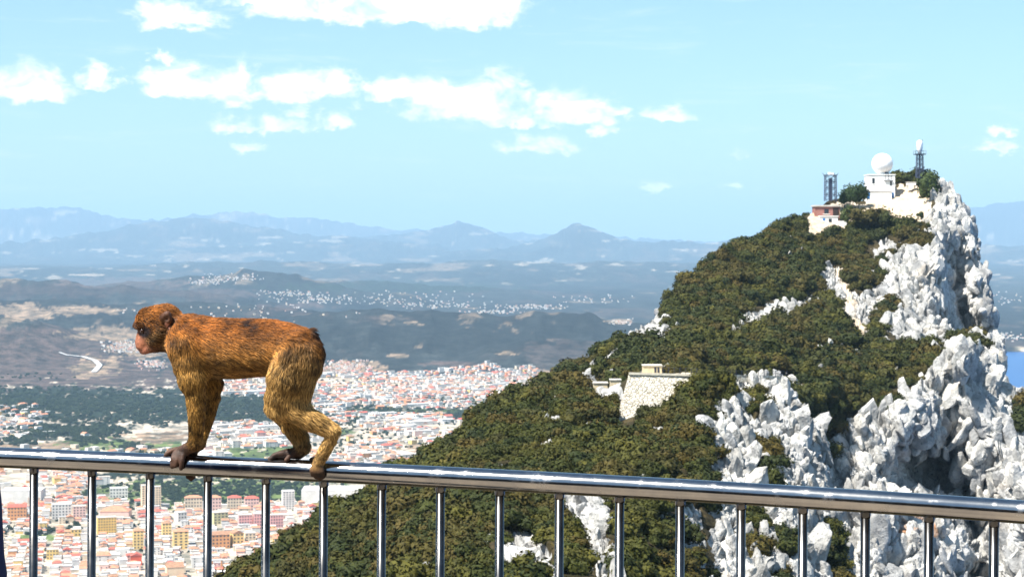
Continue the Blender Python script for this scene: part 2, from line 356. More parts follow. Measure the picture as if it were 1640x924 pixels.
# ------------------------------------------------------------------ the Rock: a near hill carrying the walled terrace, and the massif with the summit
def rbf(ctrl):
    c = np.array(ctrl, float); p = c[:, :2] / 100.0; n = len(p)
    D = np.linalg.norm(p[:, None] - p[None], axis=2)
    A = np.zeros((n + 3, n + 3)); A[:n, :n] = D; A[:n, n] = 1; A[:n, n + 1:] = p; A[n, :n] = 1; A[n + 1:, :n] = p.T
    w = np.linalg.solve(A + np.diag([1e-4] * n + [0] * 3), np.concatenate([c[:, 2], np.zeros(3)]))
    def f(u, v):
        q = np.stack([u, v], -1) / 100.0; r = w[n] + q @ w[n + 1:]
        for i in range(n): r = r + w[i] * np.hypot(q[..., 0] - p[i, 0], q[..., 1] - p[i, 1])
        return r
    return f
def poly_mask(u, v, polys, soft, wob, s):
    m = np.zeros(u.shape)
    w = wob * fbm(u / 16, v / 16, 0, 4, s, .6)
    for pl in polys: m = np.maximum(m, sstep(in_poly(u, v, pl) + w, -soft, soft))
    return m
BACK_N = 14
def sheet(cols, top, bottom, nrows, depth, back, seed):
    """a hillside surface: nrows from its skyline down to 'bottom', then rolled over the skyline and down the far side"""
    s = np.linspace(0, 1, nrows) ** 1.05
    U = np.repeat(cols[None], nrows, 0); T = np.repeat(top(cols)[None], nrows, 0); V = T + (bottom - T) * s[:, None]
    Y = depth(U, V)
    X = (U - CU) / F * Y; Z = CZ - (V - CV) / F * Y
    bk = np.linspace(1, 0, BACK_N + 1)[:-1] ** 1.8                                    # the far side, top row last
    bX = X[0][None] + bk[:, None] * back * .25; bY = Y[0][None] + bk[:, None] * back; bZ = Z[0][None] - bk[:, None] ** 1.3 * back * .9
    return (np.concatenate([np.repeat(cols[None], BACK_N, 0), U]), np.concatenate([np.repeat(top(cols)[None], BACK_N, 0), V]),
            np.concatenate([bX, X]), np.concatenate([bY, Y]), np.concatenate([bZ, Z]))
def normals(X, Y, Z):
    Pn = np.stack([X, Y, Z], -1); du = np.gradient(Pn, axis=1); dv = np.gradient(Pn, axis=0)
    n = np.cross(du, dv); n /= np.linalg.norm(n, axis=2)[..., None] + 1e-9
    return n
def steady(N, k=9, lean=(-.35, -.75, .45)):
    for _ in range(3):
        for ax in (0, 1):
            pad = [(0, 0)] * 3; pad[ax] = (k, k); c = np.cumsum(np.pad(N, pad, mode='edge'), axis=ax); n = N.shape[ax]
            N = (np.take(c, range(2 * k, 2 * k + n), ax) - np.take(c, range(0, n), ax)) / (2 * k)
    N = N / (np.linalg.norm(N, axis=2)[..., None] + 1e-9) + np.array(lean) * .25
    return N / np.linalg.norm(N, axis=2)[..., None]
def crag(X, Y, Z, seed, sc=1.0):
    """limestone relief: tilted blocks parted by clefts, knobs and pits"""
    wx = X + 2.5 * fbm(X / 7, Y / 7, Z / 7, 3, seed); wz = Z + 2.5 * fbm(X / 7, Y / 7, Z / 7, 3, seed + 9)
    tx, tz = wx * .86 + wz * .5, -wx * .5 + wz * .86                                   # the beds dip
    d = np.zeros(X.shape)
    for (q, amp, an, ss) in ((15, 2.6, 2.6, 1), (6.0, 2.1, 2.2, 2), (2.7, 1.0, 1.8, 3), (1.2, .32, 1.5, 4)):
        q *= sc; f1, f2, cid, tilt = worley(tx / q, Y / (q * 1.3), tz / (q * an), seed + ss * 10)
        cleft = 1 - sstep(f2 - f1, .0, .13)
        d += amp * sc * ((cid - .5) * .75 - cleft * 1.25 + tilt * 1.5)
    return d + .7 * sc * fbm(X / 2.5, Y / 2.5, Z / 2.5, 4, seed + 77)

# -- massif
B_TOP = [(820, 640), (850, 622), (876, 611), (905, 596), (940, 574), (970, 552), (1007, 531), (1040, 508), (1067, 486), (1078, 466), (1095, 452), (1123, 430), (1155, 410), (1188, 390), (1215, 376), (1240, 362), (1262, 348), (1290, 340),
         (1305, 338), (1325, 322), (1345, 318), (1385, 322), (1400, 316), (1430, 300), (1440, 292), (1465, 286), (1490, 286), (1510, 290), (1520, 300), (1532, 316), (1545, 334), (1553, 352), (1559, 372), (1567, 395), (1574, 420), (1581, 450), (1586, 480), (1591, 512), (1595, 545), (1599, 580), (1604, 606), (1614, 628), (1628, 645), (1645, 658), (1690, 690), (1760, 740)]
B_DEPTH = [  # photo column, row, distance
    (820, 640, 400), (876, 611, 430), (940, 574, 480), (1007, 531, 545), (1067, 486, 590), (1078, 466, 600), (1123, 430, 640), (1188, 390, 690), (1240, 362, 730), (1290, 340, 770), (1345, 318, 800), (1400, 316, 800), (1440, 292, 815), (1490, 286, 810), (1510, 290, 800),
    (940, 640, 410), (1000, 640, 400), (1000, 580, 460), (1050, 560, 490), (1050, 600, 430), (1100, 590, 440), (1120, 520, 540), (1150, 580, 470), (1200, 580, 470), (1200, 480, 600), (1250, 560, 510), (1250, 430, 670), (1300, 480, 620), (1300, 560, 530), (1300, 640, 460), (1250, 640, 450), (1310, 400, 715), (1350, 360, 765), (1350, 450, 670), (1350, 540, 560), (1360, 620, 485),
    (1400, 345, 775), (1400, 400, 730), (1420, 480, 660), (1400, 560, 560), (1410, 620, 500), (1450, 330, 785), (1480, 345, 765), (1470, 590, 560), (1450, 540, 600), (1500, 555, 610), (1530, 535, 630),
    # upper east cliff: lit buttress, shaded side wall, lit end pillar
    (1480, 400, 712), (1470, 450, 672), (1470, 500, 660), (1500, 380, 722), (1497, 430, 676), (1500, 480, 664), (1505, 520, 655), (1535, 400, 765), (1540, 450, 757), (1545, 500, 750), (1550, 540, 742), (1520, 440, 722), (1525, 500, 710),
    (1556, 400, 742), (1563, 450, 728), (1570, 500, 720), (1572, 545, 715), (1585, 500, 724), (1590, 545, 730), (1567, 395, 755), (1581, 450, 748), (1530, 340, 766), (1545, 334, 775), (1540, 365, 752), (1510, 330, 768),
    # rim above the lower cliff
    (1320, 700, 470), (1345, 690, 472), (1400, 664, 476), (1420, 640, 480), (1470, 618, 486), (1490, 588, 492), (1540, 556, 505), (1560, 552, 512), (1330, 680, 478), (1400, 646, 492), (1470, 600, 515), (1500, 570, 530),
    # lower cliff: buttress, shaded wall, gully, lit eastern buttress
    (1330, 760, 464), (1330, 850, 452), (1330, 950, 440), (1380, 720, 468), (1380, 780, 460), (1400, 700, 470), (1440, 680, 472), (1470, 660, 474), (1500, 640, 478), (1420, 730, 466), (1405, 765, 459), (1440, 765, 486), (1480, 720, 502), (1520, 740, 520), (1480, 780, 506), (1545, 790, 526),
    (1515, 640, 502), (1525, 680, 510), (1540, 730, 522), (1552, 790, 528), (1557, 850, 522), (1560, 940, 512), (1500, 610, 500), (1508, 690, 486), (1490, 690, 478), (1450, 715, 474),
    (1535, 640, 490), (1548, 680, 488), (1562, 730, 488), (1572, 790, 488), (1576, 850, 484), (1580, 940, 476), (1540, 600, 500), (1580, 620, 500), (1600, 640, 498), (1610, 700, 486), (1640, 760, 474), (1640, 850, 464), (1640, 950, 455), (1604, 606, 525), (1640, 670, 505), (1700, 760, 480), (1700, 950, 455), (1590, 580, 530),
    # lower lit rocks and cave
    (1380, 820, 450), (1380, 900, 440), (1380, 960, 430), (1440, 795, 458), (1440, 860, 450), (1440, 950, 438), (1500, 798, 468), (1500, 850, 458), (1500, 950, 444), (1540, 880, 458), (1540, 950, 450), (1530, 820, 480), (1760, 760, 500), (1760, 960, 470)]
bcols = np.concatenate([np.linspace(820, 1300, 250)[:-1], np.linspace(1300, 1500, 190)[:-1], np.linspace(1500, 1620, 230)[:-1], np.linspace(1620, 1760, 60)])
fB = rbf(B_DEPTH)
bU, bV, bX, bY, bZ = sheet(bcols, lambda c: lin(B_TOP, c) + 7 * (1 - sstep(c, 1270, 1330)), 970, 400, fB, 160, 1)
B_ROCK = [
    [(1492, 284), (1498, 330), (1478, 352), (1482, 378), (1505, 392), (1440, 400), (1412, 425), (1440, 442), (1408, 472), (1442, 492), (1408, 528), (1450, 550), (1520, 560), (1560, 540), (1530, 552), (1492, 585), (1474, 612), (1424, 636), (1402, 658), (1345, 686), (1318, 702), (1300, 980), (1800, 980), (1800, 600), (1606, 600), (1594, 520), (1578, 420), (1560, 360), (1530, 300)],
    [(1314, 426), (1340, 428), (1356, 460), (1374, 474), (1420, 446), (1470, 432), (1475, 460), (1425, 478), (1396, 500), (1394, 530), (1400, 566), (1376, 572), (1366, 530), (1338, 490), (1322, 468)],
    [(1168, 534), (1188, 502), (1225, 488), (1250, 480), (1248, 502), (1205, 530)], [(1250, 492), (1300, 470), (1316, 474), (1310, 486), (1262, 506)],
    [(1040, 508), (1067, 484), (1066, 520), (1078, 560), (1050, 566), (1040, 545), (1010, 562), (1006, 548), (1030, 524)], [(1000, 536), (1020, 522), (1022, 534), (1004, 546)],
    [(940, 590), (960, 580), (962, 590), (945, 600)], [(975, 582), (990, 574), (992, 582)], [(915, 630), (935, 608), (1000, 600), (1000, 640), (930, 645)],
    [(1390, 395), (1440, 386), (1444, 396), (1400, 408)], [(1328, 556), (1345, 552), (1346, 562)], [(1390, 612), (1440, 588), (1446, 594), (1400, 620)]]
B_TAN = [[(1286, 390), (1290, 345), (1306, 338), (1345, 322), (1385, 324), (1440, 296), (1484, 296), (1496, 330), (1478, 356), (1440, 376), (1420, 350), (1375, 346), (1345, 368), (1318, 380)], [(1120, 596), (1260, 604), (1240, 592), (1120, 588)], [(1340, 430), (1352, 430), (1394, 560), (1384, 562)]]
B_VEG2 = [[(1530, 543), (1556, 546), (1562, 556), (1545, 558)], [(1620, 645), (1640, 652), (1655, 685), (1622, 685)], [(1408, 640), (1440, 625), (1430, 645)]]
def rockiness(u, v, rock, tan, veg2, s):
    r = poly_mask(u, v, rock, 4, 13, s); t = poly_mask(u, v, tan, 4, 9, s + 5)
    r = np.maximum(r, t); r = r * (1 - poly_mask(u, v, veg2, 3, 8, s + 9)) if veg2 else r
    return r, t
bR, bT = rockiness(bU, bV, B_ROCK, B_TAN, B_VEG2, 300)
sn = fbm(bX / 9, bY / 9, bZ / 6, 4, 333); spots = sstep(sn, .29, .38) * .9                     # boulders peeping out of the scrub
bR = np.maximum(bR, spots * (bU > 900))
def crag_on(X, Y, Z, Rm, seed, sc):
    d = np.zeros(X.shape); k = Rm > .02; d[k] = crag(X[k], Y[k], Z[k], seed, sc)
    gr = np.abs(np.gradient(Y, axis=1)) / (np.abs(np.gradient(X, axis=1)) + .05); return d / (1 + (gr / 1.9) ** 2)
N = normals(bX, bY, bZ); dd = crag_on(bX, bY, bZ, bR, 21, 1.15) * bR * (1 - .75 * bT) + (1 - bR) * .8 * fbm(bX / 8, bY / 8, bZ / 8, 3, 35)
calm = np.ones(bU.shape); calm *= 1 - .8 * np.exp(-((bU - 1405) / 40) ** 2 - ((bV - 318) / 14) ** 2)   # level ground round the summit buildings
dd *= calm
flip = np.sign(-(N[..., 1] * 1.0 - N[..., 2] * .5)); N = steady(N * flip[..., None])
bP = np.stack([bX, bY, bZ], -1) + N * dd[..., None]
def tri_grid(n, m):
    i = np.arange(n * m).reshape(n, m); return np.stack([i[:-1, :-1], i[1:, :-1], i[1:, 1:], i[:-1, 1:]], -1).reshape(-1, 4)
def mat_rock(b, bs, bare=False):
    pos = b.n('ShaderNodeNewGeometry').outputs['Position']
    rk = 1.0 if bare else attr_node(b, 'rock').outputs[2]; tn = 0.0 if bare else attr_node(b, 'path').outputs[2]; oc = 0.0 if bare else attr_node(b, 'ochre').outputs[2]
    n1 = b.noise(pos, .22, 6, .65); n2 = b.noise(pos, 1.4, 5, .65); n4 = b.noise(b.n('ShaderNodeVectorMath', operation='MULTIPLY', ins={0: pos, 1: (1, 1, .6)}).outputs[0], .75, 6, .68); n3 = b.noise(pos, .06, 4, .6)
    c = b.mix(b.ramp(n1, .35, .62), (.28, .277, .267, 1), (.53, .52, .497, 1))
    if bare: c = b.mix(1.0, c, b.mix(b.n('ShaderNodeObjectInfo').outputs['Random'], (.60, .61, .63, 1), (1.15, 1.13, 1.09, 1)), 'MULTIPLY')
    c = b.mix(b.m('MULTIPLY', b.ramp(n4, .55, .66), .6), c, (.060, .062, .068, 1)); c = b.mix(b.m('MULTIPLY', b.ramp(n2, .55, .68), .7), c, (.05, .05, .054, 1))        # lichen; the dark marks also paint in the shade of cracks and pits
    c = b.mix(b.m('MULTIPLY', b.ramp(n3, .58, .72), .25), c, (.46, .36, .24, 1))         # iron stains
    c = b.mix(b.m('MULTIPLY', oc, b.ramp(n1, .3, .6)), c, (.28, .125, .045, 1))
    c = b.mix(b.m('MULTIPLY', tn, .75), c, b.mix(n1, (.46, .33, .20, 1), (.62, .50, .36, 1)))
    earth = b.mix(b.ramp(n1, .35, .65), (.020, .018, .008, 1), (.060, .045, .020, 1))
    k = b.ramp(b.m('ADD', rk, b.m('MULTIPLY', b.m('SUBTRACT', n2, .5), .6)), .42, .58)
    b.put(bs, 'Base Color', b.mix(k, earth, c)); bump(b, bs, b.m('ADD', n2, b.m('MULTIPLY', n1, 1.5)), .5, .8)
M_rock = material('limestone', mat_rock, .92, 0, .15); M_crag = material('bare_limestone', lambda b, bs: mat_rock(b, bs, True), .92, 0, .15)
massif = np_mesh('mountain', bP.reshape(-1, 3), tri_grid(*bU.shape), M_rock)
ochre = sstep(1 - ((bU - 1478) / 45) ** 2 - ((bV - 835) / 42) ** 2 + .5 * fbm(bU / 12, bV / 12, 0, 3, 350), .1, .6) + .5 * sstep(1 - ((bU - 1500) / 20) ** 2 - ((bV - 515) / 40) ** 2, 0, .6) + .6 * sstep(1 - ((bU - 1345) / 18) ** 2 - ((bV - 810) / 25) ** 2, 0, .6)
attr(massif, 'rock', bR); attr(massif, 'path', bT); attr(massif, 'ochre', np.clip(ochre, 0, 1))
tag(massif, 'limestone mountain with scrub slopes, white east cliff and a built-up summit', 'mountain', kind='structure')

# -- near hill
A_TOP = [(330, 962), (377, 924), (405, 902), (433, 881), (467, 858), (508, 835), (535, 817), (556, 804), (587, 795), (604, 781), (640, 760), (672, 740), (700, 710), (720, 699), (746, 688), (756, 674), (785, 648), (807, 632), (839, 627), (876, 622), (930, 618), (960, 626), (1000, 610), (1008, 602), (1060, 600), (1118, 600), (1150, 598), (1175, 602), (1215, 600), (1248, 604), (1258, 618), (1274, 628), (1284, 645), (1292, 662), (1304, 680), (1314, 700), (1320, 720), (1325, 745), (1327, 780), (1330, 820), (1338, 850), (1350, 895), (1368, 960), (1372, 970)]
A_DEPTH = [(330, 962, 228), (377, 924, 236), (433, 881, 246), (508, 835, 262), (587, 795, 276), (672, 740, 294), (746, 688, 312), (807, 632, 334), (876, 622, 345), (930, 618, 345), (960, 626, 335), (1000, 610, 318), (1060, 602, 322), (1118, 602, 324), (1175, 604, 328), (1215, 602, 331), (1248, 606, 334),
    (500, 924, 210), (600, 924, 196), (700, 924, 188), (800, 924, 180), (900, 924, 180), (1000, 924, 184), (600, 860, 224), (700, 850, 212), (800, 840, 206), (700, 780, 246), (800, 740, 256), (800, 690, 286), (900, 660, 300), (880, 720, 264), (950, 680, 290), (900, 800, 222), (1000, 800, 224), (900, 860, 200), (1000, 760, 242), (1000, 700, 272), (985, 690, 296), (1008, 620, 309), (1008, 660, 305), (1060, 640, 306), (1060, 665, 300), (1110, 620, 308), (1100, 700, 270), (1100, 760, 252), (1100, 850, 228), (1100, 940, 206), (1160, 640, 302), (1150, 680, 284), (1190, 620, 320), (1180, 720, 278), (1180, 800, 258), (1180, 900, 236), (1220, 640, 312), (1220, 700, 292), (1230, 780, 268), (1240, 860, 250), (1250, 940, 234),
    (1260, 640, 315), (1270, 680, 304), (1270, 740, 287), (1275, 800, 272), (1280, 870, 258), (1290, 950, 242), (1284, 645, 322), (1304, 680, 316), (1300, 720, 298), (1318, 740, 312), (1310, 800, 282), (1325, 800, 304), (1312, 880, 264), (1345, 895, 288), (1330, 950, 250), (1368, 960, 276), (500, 970, 200), (800, 970, 168), (1100, 970, 196)]
acols = np.concatenate([np.linspace(330, 820, 230)[:-1], np.linspace(820, 1240, 230)[:-1], np.linspace(1240, 1372, 150)])
fA = rbf(A_DEPTH)
aU, aV, aX, aY, aZ = sheet(acols, lambda c: lin(A_TOP, c) + 9 * (1 - sstep(c, 860, 940)), 975, 330, fA, 60, 2)
A_ROCK = [[(1150, 612), (1160, 596), (1250, 600), (1275, 620), (1300, 668), (1325, 720), (1330, 800), (1372, 980), (1210, 980), (1180, 900), (1150, 780), (1128, 710), (1125, 668), (1165, 648), (1190, 640), (1165, 622)],
    [(872, 790), (960, 792), (985, 812), (972, 850), (990, 870), (975, 940), (955, 900), (930, 870), (905, 830)], [(795, 870), (820, 850), (850, 846), (885, 870), (890, 930), (855, 930), (830, 900), (800, 905)], [(1050, 770), (1090, 752), (1110, 770), (1080, 782)], [(1092, 815), (1118, 810), (1130, 860), (1115, 890), (1095, 870)],
    [(1140, 795), (1175, 790), (1185, 850), (1190, 940), (1150, 940), (1140, 870)], [(1045, 820), (1070, 815), (1075, 850), (1058, 856)], [(955, 880), (985, 900), (990, 940), (965, 940)], [(745, 740), (752, 735), (754, 744)], [(776, 682), (796, 676), (794, 686)], [(862, 660), (890, 645), (892, 656), (868, 668)], [(930, 620), (996, 600), (1002, 640), (960, 640)], [(760, 868), (785, 868), (784, 884), (764, 884)], [(1105, 905), (1130, 900), (1135, 930), (1108, 930)], [(668, 915), (690, 912), (690, 935), (670, 935)]]
A_VEG2 = [[(1192, 640), (1215, 622), (1226, 645), (1212, 670)], [(1226, 715), (1238, 705), (1240, 755), (1230, 775)], [(1198, 820), (1216, 812), (1222, 890), (1210, 900)], [(1246, 850), (1258, 830), (1268, 920), (1250, 940)], [(1312, 830), (1322, 830), (1350, 940), (1330, 940)]]
aR, aT = rockiness(aU, aV, A_ROCK, [[(1118, 596), (1165, 594), (1165, 602), (1118, 604)]], A_VEG2, 400)
an_ = fbm(aX / 6, aY / 6, aZ / 4, 4, 433); aR = np.maximum(aR, sstep(an_, .36, .44) * .85)
N = normals(aX, aY, aZ); flip = np.sign(-(N[..., 1] - N[..., 2] * .5)); N = steady(N * flip[..., None])
keep = 1 - .9 * sstep(in_poly(aU, aV, [(975, 600), (1130, 590), (1130, 640), (1085, 690), (975, 700)]), -8, 4)
dd = (crag_on(aX, aY, aZ, aR, 55, .8) * aR * .9 + (1 - aR) * .6 * fbm(aX / 6, aY / 6, aZ / 6, 3, 36)) * keep
aP = np.stack([aX, aY, aZ], -1) + N * dd[..., None]
hill = np_mesh('hill', aP.reshape(-1, 3), tri_grid(*aU.shape), M_rock)
attr(hill, 'rock', aR); attr(hill, 'path', aT); attr(hill, 'ochre', np.zeros(aU.size))
tag(hill, 'near scrub covered hill with white crags below the summit ridge', 'hill', kind='structure')

# ------------------------------------------------------------------ scrub: leafy bushes as one uncountable cover
def leaf_material(name, cols):
    def fn(b, bs):
        oi = b.n('ShaderNodeObjectInfo'); rnd = b.m('FRACT', b.m('ADD', b.m('MULTIPLY', oi.outputs['Random'], .45), b.m('MULTIPLY', b.noise(oi.outputs['Location'], .045, 3, .6), 1.6))); pos = b.n('ShaderNodeNewGeometry').outputs['Position']
        lf = b.noise(pos, 1.3, 2, .5)
        cr = b.n('ShaderNodeValToRGB'); el_ = cr.color_ramp.elements
        el_[0].color = (*cols[0], 1); el_[0].position = 0; el_[1].color = (*cols[-1], 1); el_[1].position = 1
        for i, cc in enumerate(cols[1:-1]): e = el_.new((i + 1) / (len(cols) - 1)); e.color = (*cc, 1)
        b.put(cr, 0, rnd)
        b.put(bs, 'Base Color', b.mix(b.ramp(lf, .3, .7), b.mix(1.0, cr.outputs[0], (.75, .75, .75, 1), 'MULTIPLY'), b.mix(1.0, cr.outputs[0], (1.3, 1.28, 1.15, 1), 'MULTIPLY')))
    return material(name, fn, .75, 0, .2)
M_scrub = leaf_material('scrub_leaf', [(.015, .022, .004), (.031, .036, .005), (.060, .056, .008), (.028, .033, .005), (.064, .053, .009), (.038, .039, .006), (.058, .043, .008), (.018, .026, .005)])
M_wood = leaf_material('wood_leaf', [(.016, .030, .012), (.025, .042, .016), (.035, .050, .018), (.020, .034, .014)])
def bush_mesh(name, seed, n=760, leaf=.115, tall=.8):
    g = np.random.default_rng(seed); nb = 9
    cen = g.normal(0, .38, (nb, 3)); cen[:, 2] = np.abs(g.normal(.34, .22, nb)) * tall; rad = g.uniform(.34, .58, nb)
    V, Fs = [], []
    for i in range(n):
        k = g.integers(nb); d = g.normal(0, 1, 3); d[2] = d[2] * .8 + .25; d /= np.linalg.norm(d)
        p = cen[k] + d * rad[k] * g.uniform(.72, 1.08)
        nrm = d + g.normal(0, .34, 3); nrm /= np.linalg.norm(nrm)
        t = np.cross(nrm, g.normal(0, 1, 3)); t /= np.linalg.norm(t); bt = np.cross(nrm, t); s = leaf * g.uniform(.6, 1.3)
        b0 = len(V); V += [p - t * s, p - bt * s * .55 + nrm * s * .1, p + t * s, p + bt * s * .55 - nrm * s * .1]; Fs.append((b0, b0 + 1, b0 + 2, b0 + 3))
    for k in range(nb):                              # twiggy heart
        bm = bmesh.new(); bmesh.ops.create_icosphere(bm, subdivisions=1, radius=rad[k] * .74); b0 = len(V)
        V += [np.array(v.co) * g.uniform(.85, 1.1) + cen[k] for v in bm.verts]; Fs += [tuple(b0 + v.index for v in f.verts) for f in bm.faces]; bm.free()
    me = bpy.data.meshes.new(name); me.from_pydata([tuple(map(float, p)) for p in V], [], Fs); me.update(); return me
def scatter(name, pts, scl, kinds, label, cat, mat, nk=5, seed=0, leaf=.115, tall=.8, maker=None, tilt=.25):
    coll = bpy.data.collections.new(name + '_kinds')
    for k in range(nk):
        me = maker('crag_kind', seed * 31 + k) if maker else bush_mesh('bush_kind', seed * 31 + k, leaf=leaf, tall=tall); me.materials.append(mat); coll.objects.link(bpy.data.objects.new('bush_kind', me))
    o = np_mesh(name, pts, np.zeros((0, 3), int)); n = len(pts)
    attr(o, 'size', scl); g = np.random.default_rng(seed)
    sv = np.stack([scl * g.uniform(.85, 1.2, n), scl * g.uniform(.85, 1.2, n), scl * g.uniform(.75, 1.15, n)], -1)
    attr(o, 'scl3', sv, 'FLOAT_VECTOR'); attr(o, 'rot3', np.stack([g.uniform(-tilt, tilt, n), g.uniform(-tilt, tilt, n), g.uniform(0, 6.28, n)], -1), 'FLOAT_VECTOR')
    gt = bpy.data.node_groups.new(name + '_scatter', 'GeometryNodeTree')
    gt.interface.new_socket('Geometry', in_out='INPUT', socket_type='NodeSocketGeometry'); gt.interface.new_socket('Geometry', in_out='OUTPUT', socket_type='NodeSocketGeometry')
    gi, go = gt.nodes.new('NodeGroupInput'), gt.nodes.new('NodeGroupOutput')
    ci = gt.nodes.new('GeometryNodeCollectionInfo'); ci.inputs[0].default_value = coll; ci.inputs['Separate Children'].default_value = True; ci.inputs['Reset Children'].default_value = True
    m2p = gt.nodes.new('GeometryNodeMeshToPoints'); iop = gt.nodes.new('GeometryNodeInstanceOnPoints'); iop.inputs['Pick Instance'].default_value = True
    a1 = gt.nodes.new('GeometryNodeInputNamedAttribute'); a1.data_type = 'FLOAT_VECTOR'; a1.inputs[0].default_value = 'scl3'
    a2 = gt.nodes.new('GeometryNodeInputNamedAttribute'); a2.data_type = 'FLOAT_VECTOR'; a2.inputs[0].default_value = 'rot3'
    e2r = gt.nodes.new('FunctionNodeEulerToRotation')
    L = gt.links.new
    L(gi.outputs[0], m2p.inputs[0]); L(m2p.outputs[0], iop.inputs['Points']); L(ci.outputs[0], iop.inputs['Instance']); L(a1.outputs[0], iop.inputs['Scale'])
    L(a2.outputs[0], e2r.inputs[0]); L(e2r.outputs[0], iop.inputs['Rotation']); L(iop.outputs[0], go.inputs[0])
    md = o.modifiers.new('scatter', 'NODES'); md.node_group = gt
    return tag(o, label, cat, kind='stuff')
def on_sheet(Pg, rockm, U_, V_, dens, seed, veto=None):
    """random points on a hillside, as many per square metre as dens says, where the ground is not bare"""
    g = np.random.default_rng(seed)
    a = Pg[:-1, :-1]; b = Pg[:-1, 1:]; c = Pg[1:, :-1]
    area = np.linalg.norm(np.cross(b - a, c - a), axis=2)
    w = np.minimum(area, np.percentile(area, 98)) * (1 - rockm[:-1, :-1]) ** 1.0 * (rockm[:-1, :-1] < .5)
    if veto is not None: w = w * (1 - veto[:-1, :-1])
    w[:BACK_N - 3] = 0
    n = g.poisson(w * dens); ii, jj = np.nonzero(n); rep = n[ii, jj]; ii = np.repeat(ii, rep); jj = np.repeat(jj, rep)
    s, t = g.uniform(0, 1, len(ii))[:, None], g.uniform(0, 1, len(ii))[:, None]
    return a[ii, jj] + (b - a)[ii, jj] * s + (c - a)[ii, jj] * t
calmB = sstep(in_poly(bU, bV, [(1375, 275), (1440, 270), (1442, 326), (1375, 330)]), -4, 2)
for pl in B_ROCK + B_TAN: calmB = np.maximum(calmB, sstep(in_poly(bU, bV, pl) + 7 * fbm(bU / 14, bV / 14, 0, 3, 555), -5, -2))
calmB = np.maximum(calmB, sstep(sn, .20, .26)); calmB = calmB * (1 - poly_mask(bU, bV, B_VEG2, 3, 5, 309))
calmB = np.maximum(calmB, sstep(in_poly(bU, bV, [(1300, 320), (1350, 318), (1352, 368), (1300, 370)]), -4, 2))
ptsB = on_sheet(bP, bR, bU, bV, .135, 1, calmB)
vetoA = sstep(in_poly(aU, aV, [(985, 598), (1122, 596), (1100, 640), (1060, 672), (1035, 655), (1010, 690), (985, 700)]), -6, 0)
for pl in A_ROCK: vetoA = np.maximum(vetoA, sstep(in_poly(aU, aV, pl) + 10 * fbm(aU / 18, aV / 18, 0, 3, 556), -7, -3))
vetoA = np.maximum(vetoA, sstep(an_, .28, .33)); vetoA = vetoA * (1 - poly_mask(aU, aV, A_VEG2, 3, 5, 409))
ptsA = on_sheet(aP, aR, aU, aV, .27, 2, vetoA)
g = np.random.default_rng(5)
def sizes(p, lo, hi, s): return lo + (hi - lo) * np.clip(.5 + .6 * fbm(p[:, 0] / 9, p[:, 1] / 9, p[:, 2] / 9, 2, s) + g.normal(0, .18, len(p)), 0, 1)
pts = np.concatenate([ptsB, ptsA]); scl = np.concatenate([sizes(ptsB, 1.4, 5.0, 500), sizes(ptsA, .9, 3.0, 501)])
def crag_mesh(name, seed):                           # an angular block: a ball cut back by random planes
    g_ = np.random.default_rng(seed); bm = bmesh.new(); bmesh.ops.create_icosphere(bm, subdivisions=3, radius=1.0)
    n_ = g_.normal(0, 1, (13, 3)); n_ /= np.linalg.norm(n_, axis=1)[:, None]; h_ = g_.uniform(.40, .82, 13)
    for v_ in bm.verts:
        d_ = np.array(v_.co); dt = n_ @ d_; r_ = min(1.0, (h_[dt > .05] / dt[dt > .05]).min()) if (dt > .05).any() else 1.0
        p_ = d_ * r_; p_ = p_ * (1 + .05 * float(fbm(p_[0] * 3 + seed, p_[1] * 3, p_[2] * 3, 3, 5))); v_.co = p_ * np.array([.95, .9, 1.65])
    me = bpy.data.meshes.new(name); bm.to_mesh(me); bm.free(); return me
shade_w = [[(1503, 398), (1524, 402), (1552, 450), (1558, 548), (1512, 548)], [(1418, 740), (1465, 708), (1518, 698), (1502, 612), (1514, 612), (1542, 700), (1560, 800), (1566, 940), (1546, 940), (1544, 805), (1412, 788)], [(1308, 705), (1326, 705), (1332, 800), (1318, 800)]]
bare_walls = np.zeros(bU.shape)                      # sheer walls without ledges: no blocks
for pl in shade_w: bare_walls = np.maximum(bare_walls, sstep(in_poly(bU, bV, pl), -3, 2))
crag_pts = [on_sheet(bP, np.clip(1 - bR + bT, 0, 1), bU, bV, .07, 21, bare_walls), on_sheet(aP, np.clip(1 - aR + aT, 0, 1), aU, aV, .16, 22, 1 - keep)]
g = np.random.default_rng(23)
cs_ = [np.clip(g.lognormal(.52, .5, len(crag_pts[0])), .7, 3.9), np.clip(g.lognormal(.08, .45, len(crag_pts[1])), .45, 2.7)]
for k_, main in ((0, B_ROCK[0]), (1, A_ROCK[0])):    # smaller stones where rock only peeps out of the scrub
    q_ = crag_pts[k_]; cs_[k_] *= np.where(in_poly(CU + F * q_[:, 0] / q_[:, 1], CV - (q_[:, 2] - CZ) * F / q_[:, 1], main) > 0, 1.0, .55)
print('crags', len(cs_[0]), len(cs_[1]))
scatter('crags', np.concatenate(crag_pts) + np.array([.1, .35, -.3]), np.concatenate(cs_), 6, 'bare white limestone blocks crowding the cliffs and outcrops', 'rocks', M_crag, 7, 40, maker=crag_mesh, tilt=.5)
